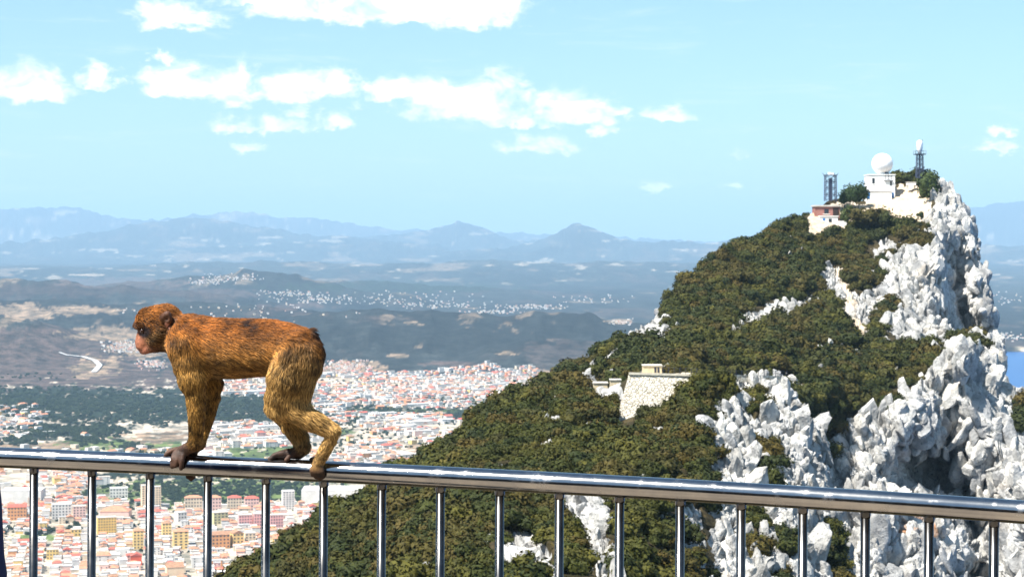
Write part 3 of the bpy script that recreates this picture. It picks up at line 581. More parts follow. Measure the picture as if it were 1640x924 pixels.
# the scattered plants on the bare cliffs
man = [(1118, 606, 299, 1.9), (1130, 612, 298, 2.4), (1145, 604, 304, 2.6), (1160, 612, 303, 2.6), (1140, 628, 296, 2.6), (1115, 630, 297, 2.2), (1098, 642, 296, 2.2), (1075, 655, 295, 2.0), (1060, 664, 295, 1.9), (1000, 702, 292, 1.9), (982, 705, 292, 1.7), (970, 690, 298, 1.8), (1050, 684, 290, 2.2), (1085, 672, 290, 2.4), (1110, 660, 290, 2.4), (1068, 590, 316, 1.5), (1082, 586, 330, 2.0), (1010, 596, 325, 1.4)]
pts = np.concatenate([pts, np.array([P(a, b + 6, c) for a, b, c, _ in man])]); scl = np.concatenate([scl, np.array([m_[3] for m_ in man])])
scatter('scrub', pts - np.array([0, 0, .15]), scl, 5, 'dense olive and brown scrub covering the slopes of the rock', 'scrub', M_scrub, 6, 3)
print('scrub plants', len(ptsB), len(ptsA))

# ------------------------------------------------------------------ summit buildings, masts, bushes
M_white = plain('white_render', (.80, .79, .76), .8, .06, .4)
M_blue = plain('blue_paint', (.03, .16, .42), .5, .1)
M_dark = plain('dark_steel', (.035, .04, .06), .55, .2, 2.0, .3)
M_steelblue = plain('painted_lattice', (.06, .075, .12), .5, .2, 2.0, .2)
M_glass = plain('dark_glass', (.02, .025, .035), .15, .1, 1.0, 0, .5)
M_shell = plain('radome_shell', (.86, .86, .85), .45, .03, .3)
def mat_brick(b, bs):
    pos = b.n('ShaderNodeNewGeometry').outputs['Position']
    br = b.n('ShaderNodeTexBrick', ins={'Scale': 2.2, 'Color1': (.30, .095, .07, 1), 'Color2': (.22, .07, .055, 1), 'Mortar': (.36, .24, .20, 1), 'Mortar Size': .03})
    b.put(br, 'Vector', b.n('ShaderNodeVectorRotate', rotation_type='EULER_XYZ', ins={'Vector': pos, 'Rotation': (math.radians(90), 0, 0)}).outputs[0])
    b.put(bs, 'Base Color', b.mix(b.m('MULTIPLY', b.noise(pos, .8, 4), .4), br.outputs[0], (.20, .09, .08, 1)))
M_brick = material('red_brick', mat_brick, .9)
M_conc = plain('concrete', (.46, .43, .38), .9, .18, .8)
def mat_masonry(b, bs):
    pos = b.n('ShaderNodeNewGeometry').outputs['Position']
    vor = b.n('ShaderNodeTexVoronoi', ins={'Vector': b.n('ShaderNodeVectorMath', operation='MULTIPLY', ins={0: pos, 1: (1, 1, 1.5)}).outputs[0], 'Scale': 1.7, 'Randomness': .95}); vor.feature = 'DISTANCE_TO_EDGE'
    vc = b.n('ShaderNodeTexVoronoi', ins={'Vector': vor.inputs['Vector'].links[0].from_socket, 'Scale': 1.7, 'Randomness': .95})
    st = b.mix(vc.outputs['Color'], (.46, .42, .34, 1), (.72, .68, .60, 1)); big = b.noise(pos, .25, 5, .6)
    st = b.mix(b.m('MULTIPLY', b.ramp(big, .5, .7), .35), st, (.42, .33, .22, 1))
    b.put(bs, 'Base Color', b.mix(b.ramp(vor.outputs[0], .0, .10), (.20, .165, .11, 1), st)); bump(b, bs, b.ramp(vor.outputs[0], 0, .16), .12, .9)
M_masonry = material('rubble_masonry', mat_masonry, .95)
M_leaf_dark = leaf_material('dark_leaf', [(.018, .034, .010), (.028, .045, .012), (.040, .055, .014)])
M_bark = plain('bark', (.10, .075, .05), .95, .3, 3.0)

def loc(u, v, Y): return Vector(P(u, v, Y))
def S(Y): return Y / F                               # metres per photo pixel at the distance Y

def lattice(parent, w0, w1, h, nbay, mat, r=.14):
    """square tapering lattice: each leg a part, its bracing joined to the leg's bay ring"""
    cs = lambda t: [((1 - t) * w0 + t * w1) / 2 * q for q in (-1, 1)]
    cor = [(-1, -1), (1, -1), (1, 1), (-1, 1)]
    W = lambda t: ((1 - t) * w0 + t * w1) / 2
    for a, b in cor: MB().tube((a * W(0), b * W(0), 0), (a * W(1), b * W(1), h), r, r * .8, 6).build('leg', mat, parent)
    for k in range(nbay):
        t0, t1 = k / nbay, (k + 1) / nbay; m = MB()
        for i in range(4):
            (a, b), (c, d) = cor[i], cor[(i + 1) % 4]
            m.tube((a * W(t0), b * W(t0), h * t0), (c * W(t1), d * W(t1), h * t1), r * .55, n=5)
            m.tube((c * W(t0), d * W(t0), h * t0), (a * W(t1), b * W(t1), h * t1), r * .55, n=5)
            m.tube((a * W(t1), b * W(t1), h * t1), (c * W(t1), d * W(t1), h * t1), r * .6, n=5)
        m.build('brace', mat, parent)

# radar dome and its white tower
Y0 = 800; s = S(Y0)
rb = thing('radar_building', loc(1409, 322, Y0), 'white stepped summit building with blue doors under the radar dome', 'building')
MB().box(-19 * s, 22 * s, -3.2, 8, 18 * s, 41 * s).build('upper_wall', M_white, rb)
MB().box(-26 * s, 15 * s, -5.4, -3.2, -6 * s, 15 * s).build('lower_wall', M_white, rb)
MB().box(-22 * s, 22 * s, -3.198, 8, -10 * s, 17.9 * s).build('base_wall', M_white, rb)
MB().box(-20 * s, 23 * s, -3.5, 8.3, 41 * s, 42.3 * s).build('parapet', M_white, rb)
MB().box(-27 * s, 16 * s, -5.7, -3.202, 15 * s, 16.2 * s).build('coping', M_white, rb)
w = MB().box(-14.5 * s, -10.5 * s, -3.3, -3.15, 27 * s, 36 * s).build('window', M_glass, rb); MB().box(-15.3 * s, -9.7 * s, -3.45, -3.2, 26 * s, 26.9 * s).build('sill', M_white, w)
for (a, b_) in ((-24, -20), (16, 20)):
    d = MB().box(a * s, b_ * s, -5.55 if a < 0 else -3.35, -5.35 if a < 0 else -3.16, 5 * s if a > 0 else 3 * s, 13 * s).build('door', M_blue, rb)
MB().box(14 * s, 17 * s, -3.3, -3.16, 24 * s, 31 * s).build('window', M_glass, rb)
rd = thing('radar_dome', loc(1413, 279, Y0 - .5), 'white spherical radar dome on a dark steel stand atop the summit building', 'radar dome')
m = MB(); rr = 16.8 * s; cz = 16.3 * s
prof = [(rr * math.sin(math.pi * k / 20), cz - rr * math.cos(math.pi * k / 20)) for k in range(2, 21)]; prof[-1] = (.02, prof[-1][1]); m.lathe(prof, 0, 0, 40)
dm = m.build('dome', M_shell, rd, True)
m = MB()
for k in range(10):
    a = 2 * math.pi * k / 10; pr = None
    for j in range(3, 18):
        t = math.pi * j / 20; q = (rr * 1.004 * math.sin(t) * math.cos(a), rr * 1.004 * math.sin(t) * math.sin(a), cz - rr * 1.004 * math.cos(t))
        if pr: m.tube(pr, q, .05, n=4, cap=False)
        pr = q
m.build('panel_seam', plain('seam', (.70, .70, .69), .5), dm)['kind'] = 'stuff'
MB().lathe([(rr * .5, -1.0), (rr * .5, .35)], 0, 0, 24).build('collar', M_white, rd)
st = MB()
for x in (3, 8, 13):
    for y in (-2.6, -.4): st.tube((x * s, y, -11 * s + .6), (x * s, y, 2.2 * s), .16, n=6)
for z in (-9, -4, 1): st.tube((3 * s, -2.6, z * s), (13 * s, -2.6, z * s), .14, n=6); st.tube((3 * s, -.4, z * s), (13 * s, -.4, z * s), .14, n=6)
st.build('stand', M_dark, rd)['kind'] = 'stuff'; MB().box(1 * s, 15 * s, -3.4, .2, -11.2 * s, -10.4 * s).build('platform', M_dark, rd)

# lattice mast on the left
Y1 = 785; s = S(Y1)
lm = thing('lattice_mast', loc(1330, 322, Y1), 'short dark steel lattice mast left of the radar dome, antenna arms on top', 'mast')
lattice(lm, 17 * s, 16.5 * s, 41 * s, 4, M_steelblue, .17)
MB().box(-2.6 * s, 2.6 * s, -.7, .7, 0, 36 * s).build('cable_duct', M_steelblue, lm)
for a in (-13, -7, 7, 13): MB().tube((a * .6 * s, 0, 39 * s), (a * s, 0, 44.5 * s), .1, n=5).build('antenna', M_steelblue, lm)
MB().box(-10 * s, 10 * s, -2.3, 2.3, 40.6 * s, 41.6 * s).build('platform', M_steelblue, lm)
MB().box(-4.5 * s, -.5 * s, -1.6, -.6, 41.6 * s, 46 * s).build('dish_box', M_white, lm); MB().box(1 * s, 4.5 * s, -1.4, -.6, 41.6 * s, 45 * s).build('dish_box', M_white, lm)
# mast with a white drum on the right
Y2 = 806; s = S(Y2)
rm = thing('antenna_mast', loc(1473, 286, Y2), 'slim lattice mast topped by a white drum at the right of the summit', 'mast')
lattice(rm, 11 * s, 9 * s, 38 * s, 5, M_steelblue, .15)
MB().box(-1.2 * s, 1.2 * s, -.3, .3, 0, 38 * s).build('cable_duct', M_steelblue, rm)
MB().box(-8.5 * s, 8.5 * s, -2.2, 2.2, 38 * s, 39.2 * s).build('platform', M_dark, rm)
m = MB()
for a in (-8.4, -4.2, 0, 4.2, 8.4):
    for y in (-2.15, 2.15): m.tube((a * s, y, 39.2 * s), (a * s, y, 44 * s), .06, n=4)
for y in (-2.15, 2.15): m.tube((-8.4 * s, y, 44 * s), (8.4 * s, y, 44 * s), .06, n=4)
m.build('guard_rail', M_dark, rm)['kind'] = 'stuff'
MB().lathe([(3.2 * s, 39.2 * s), (3.2 * s, 44 * s), (4.6 * s, 46 * s), (4.8 * s, 56 * s), (4.2 * s, 59.5 * s), (1.5 * s, 61 * s)], 0, 0, 20).build('drum', M_shell, rm, True)
MB().tube((3.8 * s, 0, 44 * s), (4.4 * s, 0, 62 * s), .1, n=5).build('whip_antenna', M_dark, rm)

# red brick house and its white annex
Y3 = 768; s = S(Y3)
bh = thing('brick_building', loc(1325, 364, Y3), 'red brick flat roofed building on the left shoulder of the summit', 'building', rz=.0)
MB().box(-20 * s, 20 * s, 0, 7, -4 * s, 33 * s).build('wall', M_brick, bh)
MB().box(-21.5 * s, 21.5 * s, -.5, 7.5, 33 * s, 35.5 * s).build('roof', M_conc, bh)
MB().box(-5 * s, 2 * s, -.12, .05, 22 * s, 29 * s).build('window', M_glass, bh); MB().box(-7 * s, 4 * s, -.2, .03, 20 * s, 21.6 * s).build('sill', M_conc, bh); MB().box(9 * s, 18 * s, -.1, .05, 17 * s, 31 * s).build('doorway', plain('dark_opening', (.03, .02, .018), .9), bh)
an = thing('white_annex', loc(1330, 365, Y3 - 3.5), 'small white annex with a blue door before the red brick building', 'building')
MB().box(-17 * s, 12 * s, 0, 3.2, -5 * s, 18 * s).build('wall', M_white, an); MB().box(12 * s, 26 * s, -.4, 3.0, -5 * s, 11 * s).build('side_wall', M_white, an)
MB().box(-18 * s, 13 * s, -.3, 3.3, 18 * s, 19.2 * s).build('roof', M_white, an)
MB().box(-12.5 * s, -8.5 * s, -.12, .05, 0, 15 * s).build('door', M_blue, an); MB().box(-3 * s, 2 * s, -.12, .05, 9 * s, 14.5 * s).build('window', M_glass, an)
tk = thing('water_tank', loc(1459, 299, 800), 'low white tank on legs between the dome and the right mast', 'tank'); s = S(800)
MB().box(-7 * s, 7 * s, -1.2, 1.2, 2 * s, 6.5 * s).build('body', M_white, tk)
for a in (-6, 6): MB().box((a - .8) * s, (a + .8) * s, -.9, .9, -3 * s, 2.05 * s).build('leg', M_conc, tk)
MB().box(-7.6 * s, 7.6 * s, -1.35, 1.35, 6.5 * s, 7.4 * s).build('lid', M_conc, tk)

def bush(u, v, Y, wpx, hpx, label, seed, mat=M_leaf_dark):
    o = thing('bush', loc(u, v, Y), label, 'bush', 'bushes on the summit'); me = bush_mesh('crown', seed, 900, .10, 1.0); me.materials.append(mat)
    c = bpy.data.objects.new('crown', me); C.objects.link(c); c.parent = o; s = S(Y); c.scale = (wpx * s / 1.75, wpx * s / 1.75, hpx * s / 1.25); c.location = (0, 0, hpx * s * .16)
    MB().tube((0, 0, -1.0), (.1, 0, hpx * s * .4), .22, .12, 6).build('stem', M_bark, o)
bush(1366, 326, 788, 36, 36, 'rounded dark green bush just left of the white radar building', 901)
bush(1487, 320, 788, 46, 48, 'large dark bush at the foot of the right antenna mast', 902)
bush(1357, 357, 765, 30, 24, 'low dark bush right beside the red brick building', 903)
bush(1450, 288, 812, 18, 8, 'tiny low shrub on the skyline between dome and right mast', 904)
bush(1440, 372, 745, 44, 30, 'broad bush on the tan slope below the radar building', 905, M_scrub)
bush(1400, 366, 752, 56, 34, 'wide olive bush directly below the white radar building', 906, M_scrub)
bush(1475, 350, 760, 12, 12, 'small lone bush on bare tan ground below the right mast', 907)

# ------------------------------------------------------------------ walled terrace
Yw = 300.0
tw = thing('retaining_wall', loc(1050, 645, Yw), 'tall battered pale stone retaining wall of the terrace on the near hill', 'wall')
base = np.array(loc(1050, 645, Yw))
def q(u, v, Y): return P(u, v, Y) - base
ng, nh = 60, 44
V = []
for j in range(nh + 1):
    t = j / nh
    for i in range(ng + 1):
        a = i / ng; l = q(1008 - 30 * t, 600 + 110 * t, 303.5 - 6 * t); r_ = q(1124 - 8 * t, 603 + 105 * t, 305 - 6 * t)
        p = l * (1 - a) + r_ * a; p[1] -= .05 * fbm(p[0] / .6, 0, p[2] / .4, 2, 700) + .10 * math.sin(a * 3.1); V.append(p)
Fs = [(j * (ng + 1) + i, (j + 1) * (ng + 1) + i, (j + 1) * (ng + 1) + i + 1, j * (ng + 1) + i + 1) for j in range(nh) for i in range(ng)]
np_mesh('face', V, Fs, M_masonry, tw)
def prism(pts_f, pts_b, name, mat, parent):          # two matching outlines joined
    n = len(pts_f); return np_mesh(name, list(pts_f) + list(pts_b), [tuple(range(n))[::-1], tuple(range(n, 2 * n))] + [(i, (i + 1) % n, n + (i + 1) % n, n + i) for i in range(n)], mat, parent)
prism([q(1008, 600.2, 303.6), q(978, 710, 297.6), q(1000, 712, 312), q(1012, 600.2, 318)], [q(1006.8, 600.2, 303.9), q(977, 710, 297.9), q(999, 712, 312), q(1011, 600.2, 318)], 'return_face', M_masonry, tw)
prism([q(1007, 596, 303.2), q(1125, 599.4, 304.6), q(1125, 602.8, 304.6), q(1007, 599.8, 303.2)], [q(1008, 596, 304.4), q(1125, 599.4, 305.8), q(1125, 602.8, 305.8), q(1008, 599.8, 304.4)], 'coping', plain('coping_stone', (.62, .56, .45), .9, .15, 1.5), tw)
tf = np_mesh('terrace', [P(1011, 599, 304.4), P(1125, 601.5, 305.8), P(1135, 598, 340), P(1040, 594, 340)], [(0, 1, 2, 3)], plain('dusty_ground', (.50, .42, .31), .95, .15, .5)); tag(tf, 'flat dusty terrace behind the retaining wall', 'terrace', kind='structure')
rp = thing('rampart', loc(1190, 604, 326), 'low pale stone rampart running from the terrace to the cliff crest', 'wall'); b1 = np.array(loc(1190, 604, 326))
ra, rb_ = [], []
for u in np.linspace(1128, 1252, 14):
    Yr = np.interp(u, [1128, 1165, 1252], [308, 322, 331]); ra.append((P(u, 598 + (u - 1128) * .035, Yr) - b1, P(u, 610 + (u - 1128) * .03, Yr - .3) - b1)); rb_.append((P(u, 598 + (u - 1128) * .035, Yr + .8) - b1, P(u, 610, Yr + .8) - b1))
Vr = [p for q_ in zip(ra, rb_) for pr_ in q_ for p in pr_]
np_mesh('wall', Vr, [(4 * i, 4 * i + 1, 4 * i + 5, 4 * i + 4) for i in range(13)] + [(4 * i + 2, 4 * i, 4 * i + 4, 4 * i + 6) for i in range(13)] + [(4 * i + 3, 4 * i + 2, 4 * i + 6, 4 * i + 7) for i in range(13)] + [(0, 2, 3, 1), (52, 53, 55, 54)], M_masonry, rp)
def hut(u, v, Y, w, h, d, label, open_=True):
    o = thing('stone_hut', loc(u, v, Y), label, 'hut'); s = S(Y); M_h = plain('hut_stone', (.52, .43, .28), .9, .2, 1.2)
    MB().box(-w / 2 * s, w / 2 * s, 0, d, -3 * s, h * s).build('wall', M_h, o); MB().box(-(w / 2 + 1) * s, (w / 2 + 1) * s, -.15, d + .15, h * s, (h + 1.6) * s).build('roof', M_conc, o)
    if open_:
        for a in (4.5, 9.5): MB().box((a - 1.6) * s, (a + 1.6) * s, -.06, .03, 1.5 * s, (h - 2) * s).build('window', M_dark, o)
hut(1045, 598, 312, 30, 12, 2.6, 'small sandstone hut with dark openings on the terrace')
hut(962, 628, 345, 22, 14, 2.6, 'square sandstone blockhouse left of the wall, the nearer of two', False)
hut(986, 620, 350, 17, 11, 2.2, 'smaller sandstone blockhouse just left of the big stone wall', False)
tfn = thing('terrace_fence', loc(1090, 600, 306), 'thin dark post and wire fence along the terrace edge', 'fence'); b0 = np.array(loc(1090, 600, 306)); prev = None
for i, u in enumerate(np.arange(1062, 1262, 9.0)):
    Yf = np.interp(u, [1062, 1125, 1165, 1262], [305.5, 306.5, 322, 332]); vb = np.interp(u, [1062, 1125, 1262], [597.5, 600, 602]); hh = 10 if u < 1125 else 8
    a, b_ = P(u, vb + 1, Yf) - b0, P(u, vb - hh, Yf) - b0
    MB().tube(a, b_, .055, n=5).build('post', M_dark, tfn)
    if prev is not None:
        for f_ in (.5, .92): MB().tube(prev[0] * (1 - f_) + prev[1] * f_, a * (1 - f_) + b_ * f_, .03, n=4).build('wire', M_dark, tfn)
    prev = (a, b_)

# ------------------------------------------------------------------ the town on the plain
WALLS = [('white', (.62, .59, .55)), ('cream', (.56, .46, .34)), ('pale pink', (.66, .44, .38)), ('yellow', (.66, .46, .16)), ('orange', (.58, .28, .12)), ('pale grey', (.56, .54, .52))]
ROOFS = [('terracotta tiled', (.44, .20, .12)), ('pale flat', (.52, .46, .40)), ('red tiled', (.40, .10, .07)), ('brown tiled', (.30, .165, .10)), ('grey flat', (.42, .41, .40)), ('white flat', (.62, .60, .57))]
MW = [plain('wall_' + n.replace(' ', '_'), c, .9, .10, .12) for n, c in WALLS]; MR = [plain('roof_' + n.replace(' ', '_'), c, .9, .18, .3) for n, c in ROOFS]
def house_shape(w, d, h, kind):
    """walls and roof of one house about its base centre; kind 0 flat with parapet, 1 gable, 2 hip"""
    x, y = w / 2, d / 2
    wv = [(-x, -y, -2), (x, -y, -2), (x, y, -2), (-x, y, -2), (-x, -y, h), (x, -y, h), (x, y, h), (-x, y, h)]; wf = [(0, 1, 5, 4), (1, 2, 6, 5), (2, 3, 7, 6), (3, 0, 4, 7)]
    e = .45
    if kind == 0:
        rv = [(-x - .15, -y - .15, h - .05), (x + .15, -y - .15, h - .05), (x + .15, y + .15, h - .05), (-x - .15, y + .15, h - .05)]
        rv += [(a, b, h + .8) for a, b, _ in rv] + [(-x + .4, -y + .4, h + .8), (x - .4, -y + .4, h + .8), (x - .4, y - .4, h + .8), (-x + .4, y - .4, h + .8)] + [(-x + .4, -y + .4, h + .1), (x - .4, -y + .4, h + .1), (x - .4, y - .4, h + .1), (-x + .4, y - .4, h + .1)]
        rf = [(0, 1, 5, 4), (1, 2, 6, 5), (2, 3, 7, 6), (3, 0, 4, 7), (4, 5, 9, 8), (5, 6, 10, 9), (6, 7, 11, 10), (7, 4, 8, 11), (8, 9, 13, 12), (9, 10, 14, 13), (10, 11, 15, 14), (11, 8, 12, 15), (12, 13, 14, 15)]
    else:
        hr = min(w, d) * .24; ins = min(w, d) * .5 if kind == 2 else -e
        rv = [(-x - e, -y - e, h - .1), (x + e, -y - e, h - .1), (x + e, y + e, h - .1), (-x - e, y + e, h - .1)]
        rv += [(-x + ins, 0, h + hr), (x - ins, 0, h + hr)] if w >= d else [(0, -y + ins, h + hr), (0, y - ins, h + hr)]
        rf = [(0, 1, 5, 4), (2, 3, 4, 5), (1, 2, 5), (3, 0, 4)] if w >= d else [(1, 2, 5, 4), (3, 0, 4, 5), (0, 1, 4), (2, 3, 5)]
        rf += [(3, 2, 1, 0)]
    return wv, wf, rv, rf
M_win = plain('town_window', (.05, .055, .07), .3, .2, 1.0, 0, .4)
win_me = {}
def block(u0, u1, v0, v1, wall, roof, label, depth=14, rot=.28, floors=None, cols_=None, name='apartment_block', kind=1, sidewin=True):
    """a named building whose front spans the photo columns u0..u1 and rows v0 (eaves) .. v1 (ground)"""
    Y = 400.0 * F / (v1 - CV); s = S(Y); w = (u1 - u0) * s / math.cos(rot) * .86; h = (v1 - v0) * s
    X = ((u0 + u1) / 2 - CU) * s; gz = ground_z(X, Y)[0]; Y = (CZ - gz) * F / (v1 - CV)
    o = thing(name, (X, Y + depth / 2, gz), label, 'building', rz=rot)
    wv, wf, rv, rf = house_shape(w, depth, h, kind)
    np_mesh('wall', wv, wf, MW[wall] if isinstance(wall, int) else wall, o); np_mesh('roof', rv, rf, MR[roof] if isinstance(roof, int) else roof, o)
    if floors:
        key = round(w / cols_, 1); ww = w / cols_ * .45; wh = h / floors * .46
        me = bpy.data.meshes.new('window'); bb = MB().box(-ww / 2, ww / 2, -.06, .05, 0, wh); me.from_pydata(bb.v, [], bb.f); me.materials.append(M_win)
        for f_ in range(floors):
            for c_ in range(cols_):
                wo_ = bpy.data.objects.new('window', me); C.objects.link(wo_); wo_.parent = o; wo_.location = (-w / 2 + (c_ + .5) * w / cols_, -depth / 2, h * (f_ + .32) / floors)
            if sidewin:
                for c_ in range(2):
                    wo_ = bpy.data.objects.new('window', me); C.objects.link(wo_); wo_.parent = o; wo_.rotation_euler = (0, 0, math.pi / 2); wo_.location = (w / 2, -depth / 2 + (c_ + .5) * depth / 2, h * (f_ + .32) / floors)
    reserved.append(((u0 + u1) / 2, (v0 + v1) / 2, (u1 - u0) / 2 + 5, (v1 - v0) / 2 + 2, X, Y + depth / 2, max(w, depth) * .62)); return o
reserved = []
M_yel = plain('yellow_render', (.70, .45, .13), .9, .1, .1); M_gold = plain('gold_render', (.72, .50, .20), .9, .1, .1); M_pnk = plain('pink_render', (.70, .36, .33), .9, .1, .1); M_beige = plain('beige_render', (.66, .52, .36), .9, .1, .1); M_olive = plain('olive_render', (.58, .52, .28), .9, .1, .1); M_redr = plain('red_sheet', (.62, .11, .05), .7, .12, .1)
block(160, 192, 829, 855, M_yel, 1, 'yellow apartment block with rows of small dark windows and a shaded side', 16, .32, 6, 7, kind=0)
block(217, 235, 850, 879, M_gold, 0, 'narrow golden block under a terracotta roof, left of the twin golden blocks', 16, .25, 6, 3, kind=2)
block(263, 279, 838, 866, M_gold, 3, 'tall golden block with a brown roof in a deep blue shadow', 18, .25, 6, 3, kind=2)
block(280, 307, 851, 879, M_gold, 0, 'wide golden block with balcony rows and a terracotta hipped roof', 16, .25, 6, 3, kind=2)
block(231, 247, 778, 814, M_beige, 1, 'tall beige tower block beside the third baluster', 16, .3, 10, 3, name='tower_block', kind=0)
block(249, 263, 780, 816, M_beige, 1, 'second beige tower block standing close to its taller twin', 14, .3, 10, 3, name='tower_block', kind=0)
block(88, 122, 808, 831, 0, 5, 'white apartment block with a plain front between first and second balusters', 16, .25, 5, 6, kind=0)
block(122, 144, 811, 832, 2, 1, 'pale pink apartment block adjoining the white one', 16, .25, 5, 4, kind=0)
block(4, 78, 786, 806, 0, 5, 'long white flat roofed warehouse at the far left', 40, .06, name='warehouse', kind=0)
block(18, 51, 812, 833, 4, 2, 'orange building with a red roof at the far left', 16, .2, 4, 6, kind=1)
block(180, 212, 782, 797, 0, 5, 'white low office building before green scrubland', 18, .2, 3, 6, kind=0)
block(163, 216, 819, 829, 2, 0, 'long hall with a broad terracotta roof', 30, .05, name='hall', kind=2)
block(119, 137, 848, 864, 3, 1, 'small bright yellow block beside the second baluster', 12, .25, 3, 3, kind=0)
block(454, 475, 787, 816, 0, 5, 'tall white tower block left of the big white warehouse', 16, .25, 8, 4, name='tower_block', kind=0)
block(478, 590, 786, 808, 0, 5, 'huge white flat roofed warehouse next to the scrub slope', 60, .03, name='warehouse', kind=0)
block(384, 408, 825, 848, M_pnk, 1, 'pink apartment block, leftmost of the three pink blocks', 16, .25, 5, 5, kind=0)
block(408, 432, 823, 848, M_pnk, 1, 'pink apartment block, middle of the three pink blocks', 16, .25, 5, 5, kind=0)
block(434, 457, 825, 849, M_pnk, 1, 'pink apartment block, rightmost of the three pink blocks', 16, .25, 5, 5, kind=0)
block(299, 330, 797, 818, 1, 0, 'cream apartment block with terracotta roof by the green scrub', 14, .2, 4, 6, kind=2)
block(333, 360, 797, 818, 2, 0, 'pale pink block with terracotta roof right of the cream one', 14, .2, 4, 5, kind=2)
block(367, 392, 797, 817, 1, 2, 'cream block with a red roof near the fifth baluster', 14, .2, 4, 5, kind=2)
block(394, 420, 798, 818, 2, 2, 'pink and white block with a red roof below the green scrub', 14, .2, 4, 5, kind=2)
block(341, 366, 821, 839, M_olive, 1, 'olive yellow block with a dark shaded side wall', 24, .45, 4, 4, kind=0)
block(286, 301, 821, 836, 0, 4, 'white block with a dark grey shaded side', 18, .5, 3, 3, kind=0)
block(340, 372, 856, 878, 4, 3, 'orange block with a brown roof above the white terraces', 16, .3, 4, 5, kind=1)
block(373, 392, 854, 876, M_gold, 3, 'golden block with deep shaded side right of the orange one', 18, .4, 4, 3, kind=1)
block(394, 413, 854, 872, M_beige, 1, 'beige block with balconies close to the scrub slope', 14, .3, 4, 3, kind=0)
block(213, 233, 890, 905, M_redr, 2, 'bright red low building between the houses', 14, .2, name='hall', kind=1)
block(268, 298, 908, 926, M_beige, 3, 'tan hall with a brown pitched roof at the bottom edge', 20, .3, name='hall', kind=1)
block(80, 101, 880, 896, 3, 1, 'pale yellow low block beside the second baluster foot', 14, .2, 3, 4, kind=0)

# houses: street by street, the largest in the picture as things, the rest as one mass
def free(X, Y):
    return all((X - r_[4]) ** 2 + (Y - r_[5]) ** 2 > (r_[6] + 6) ** 2 for r_ in reserved)
zones = [  # polygon in the photo on the level plain, plot width, plot depth, share built, palette bias
    ([(-40, 800), (140, 800), (300, 812), (560, 806), (600, 815), (520, 850), (420, 935), (-40, 935)], 11.5, 14, .93, 0),
    ([(-40, 752), (140, 752), (195, 800), (150, 822), (-40, 812)], 13, 16, .80, 1),
    ([(90, 768), (168, 768), (172, 812), (92, 812)], 12, 14, .85, 2),
    ([(330, 600), (870, 600), (840, 640), (760, 690), (690, 745), (540, 760), (330, 750)], 14, 24, .62, 0),
    ([(560, 612), (850, 604), (820, 640), (600, 640)], 13, 18, .55, 1),
    ([(190, 740), (620, 752), (620, 770), (190, 770)], 15, 22, .5, 0),
    ([(-40, 650), (80, 650), (60, 700), (-40, 705)], 16, 30, .45, 0), ([(60, 690), (330, 720), (330, 750), (-40, 750), (-40, 715)], 16, 34, .32, 0),
    ([(280, 612), (440, 612), (440, 640), (330, 640)], 16, 26, .5, 0)]
green = [(330, 788, 200, 22), (480, 788, 70, 14), (430, 725, 70, 9), (260, 650, 200, 20), (700, 722, 60, 10), (660, 660, 120, 4), (760, 668, 40, 8), (190, 712, 90, 8), (55, 862, 42, 6), (120, 845, 26, 10), (400, 672, 60, 6)]
hs = []
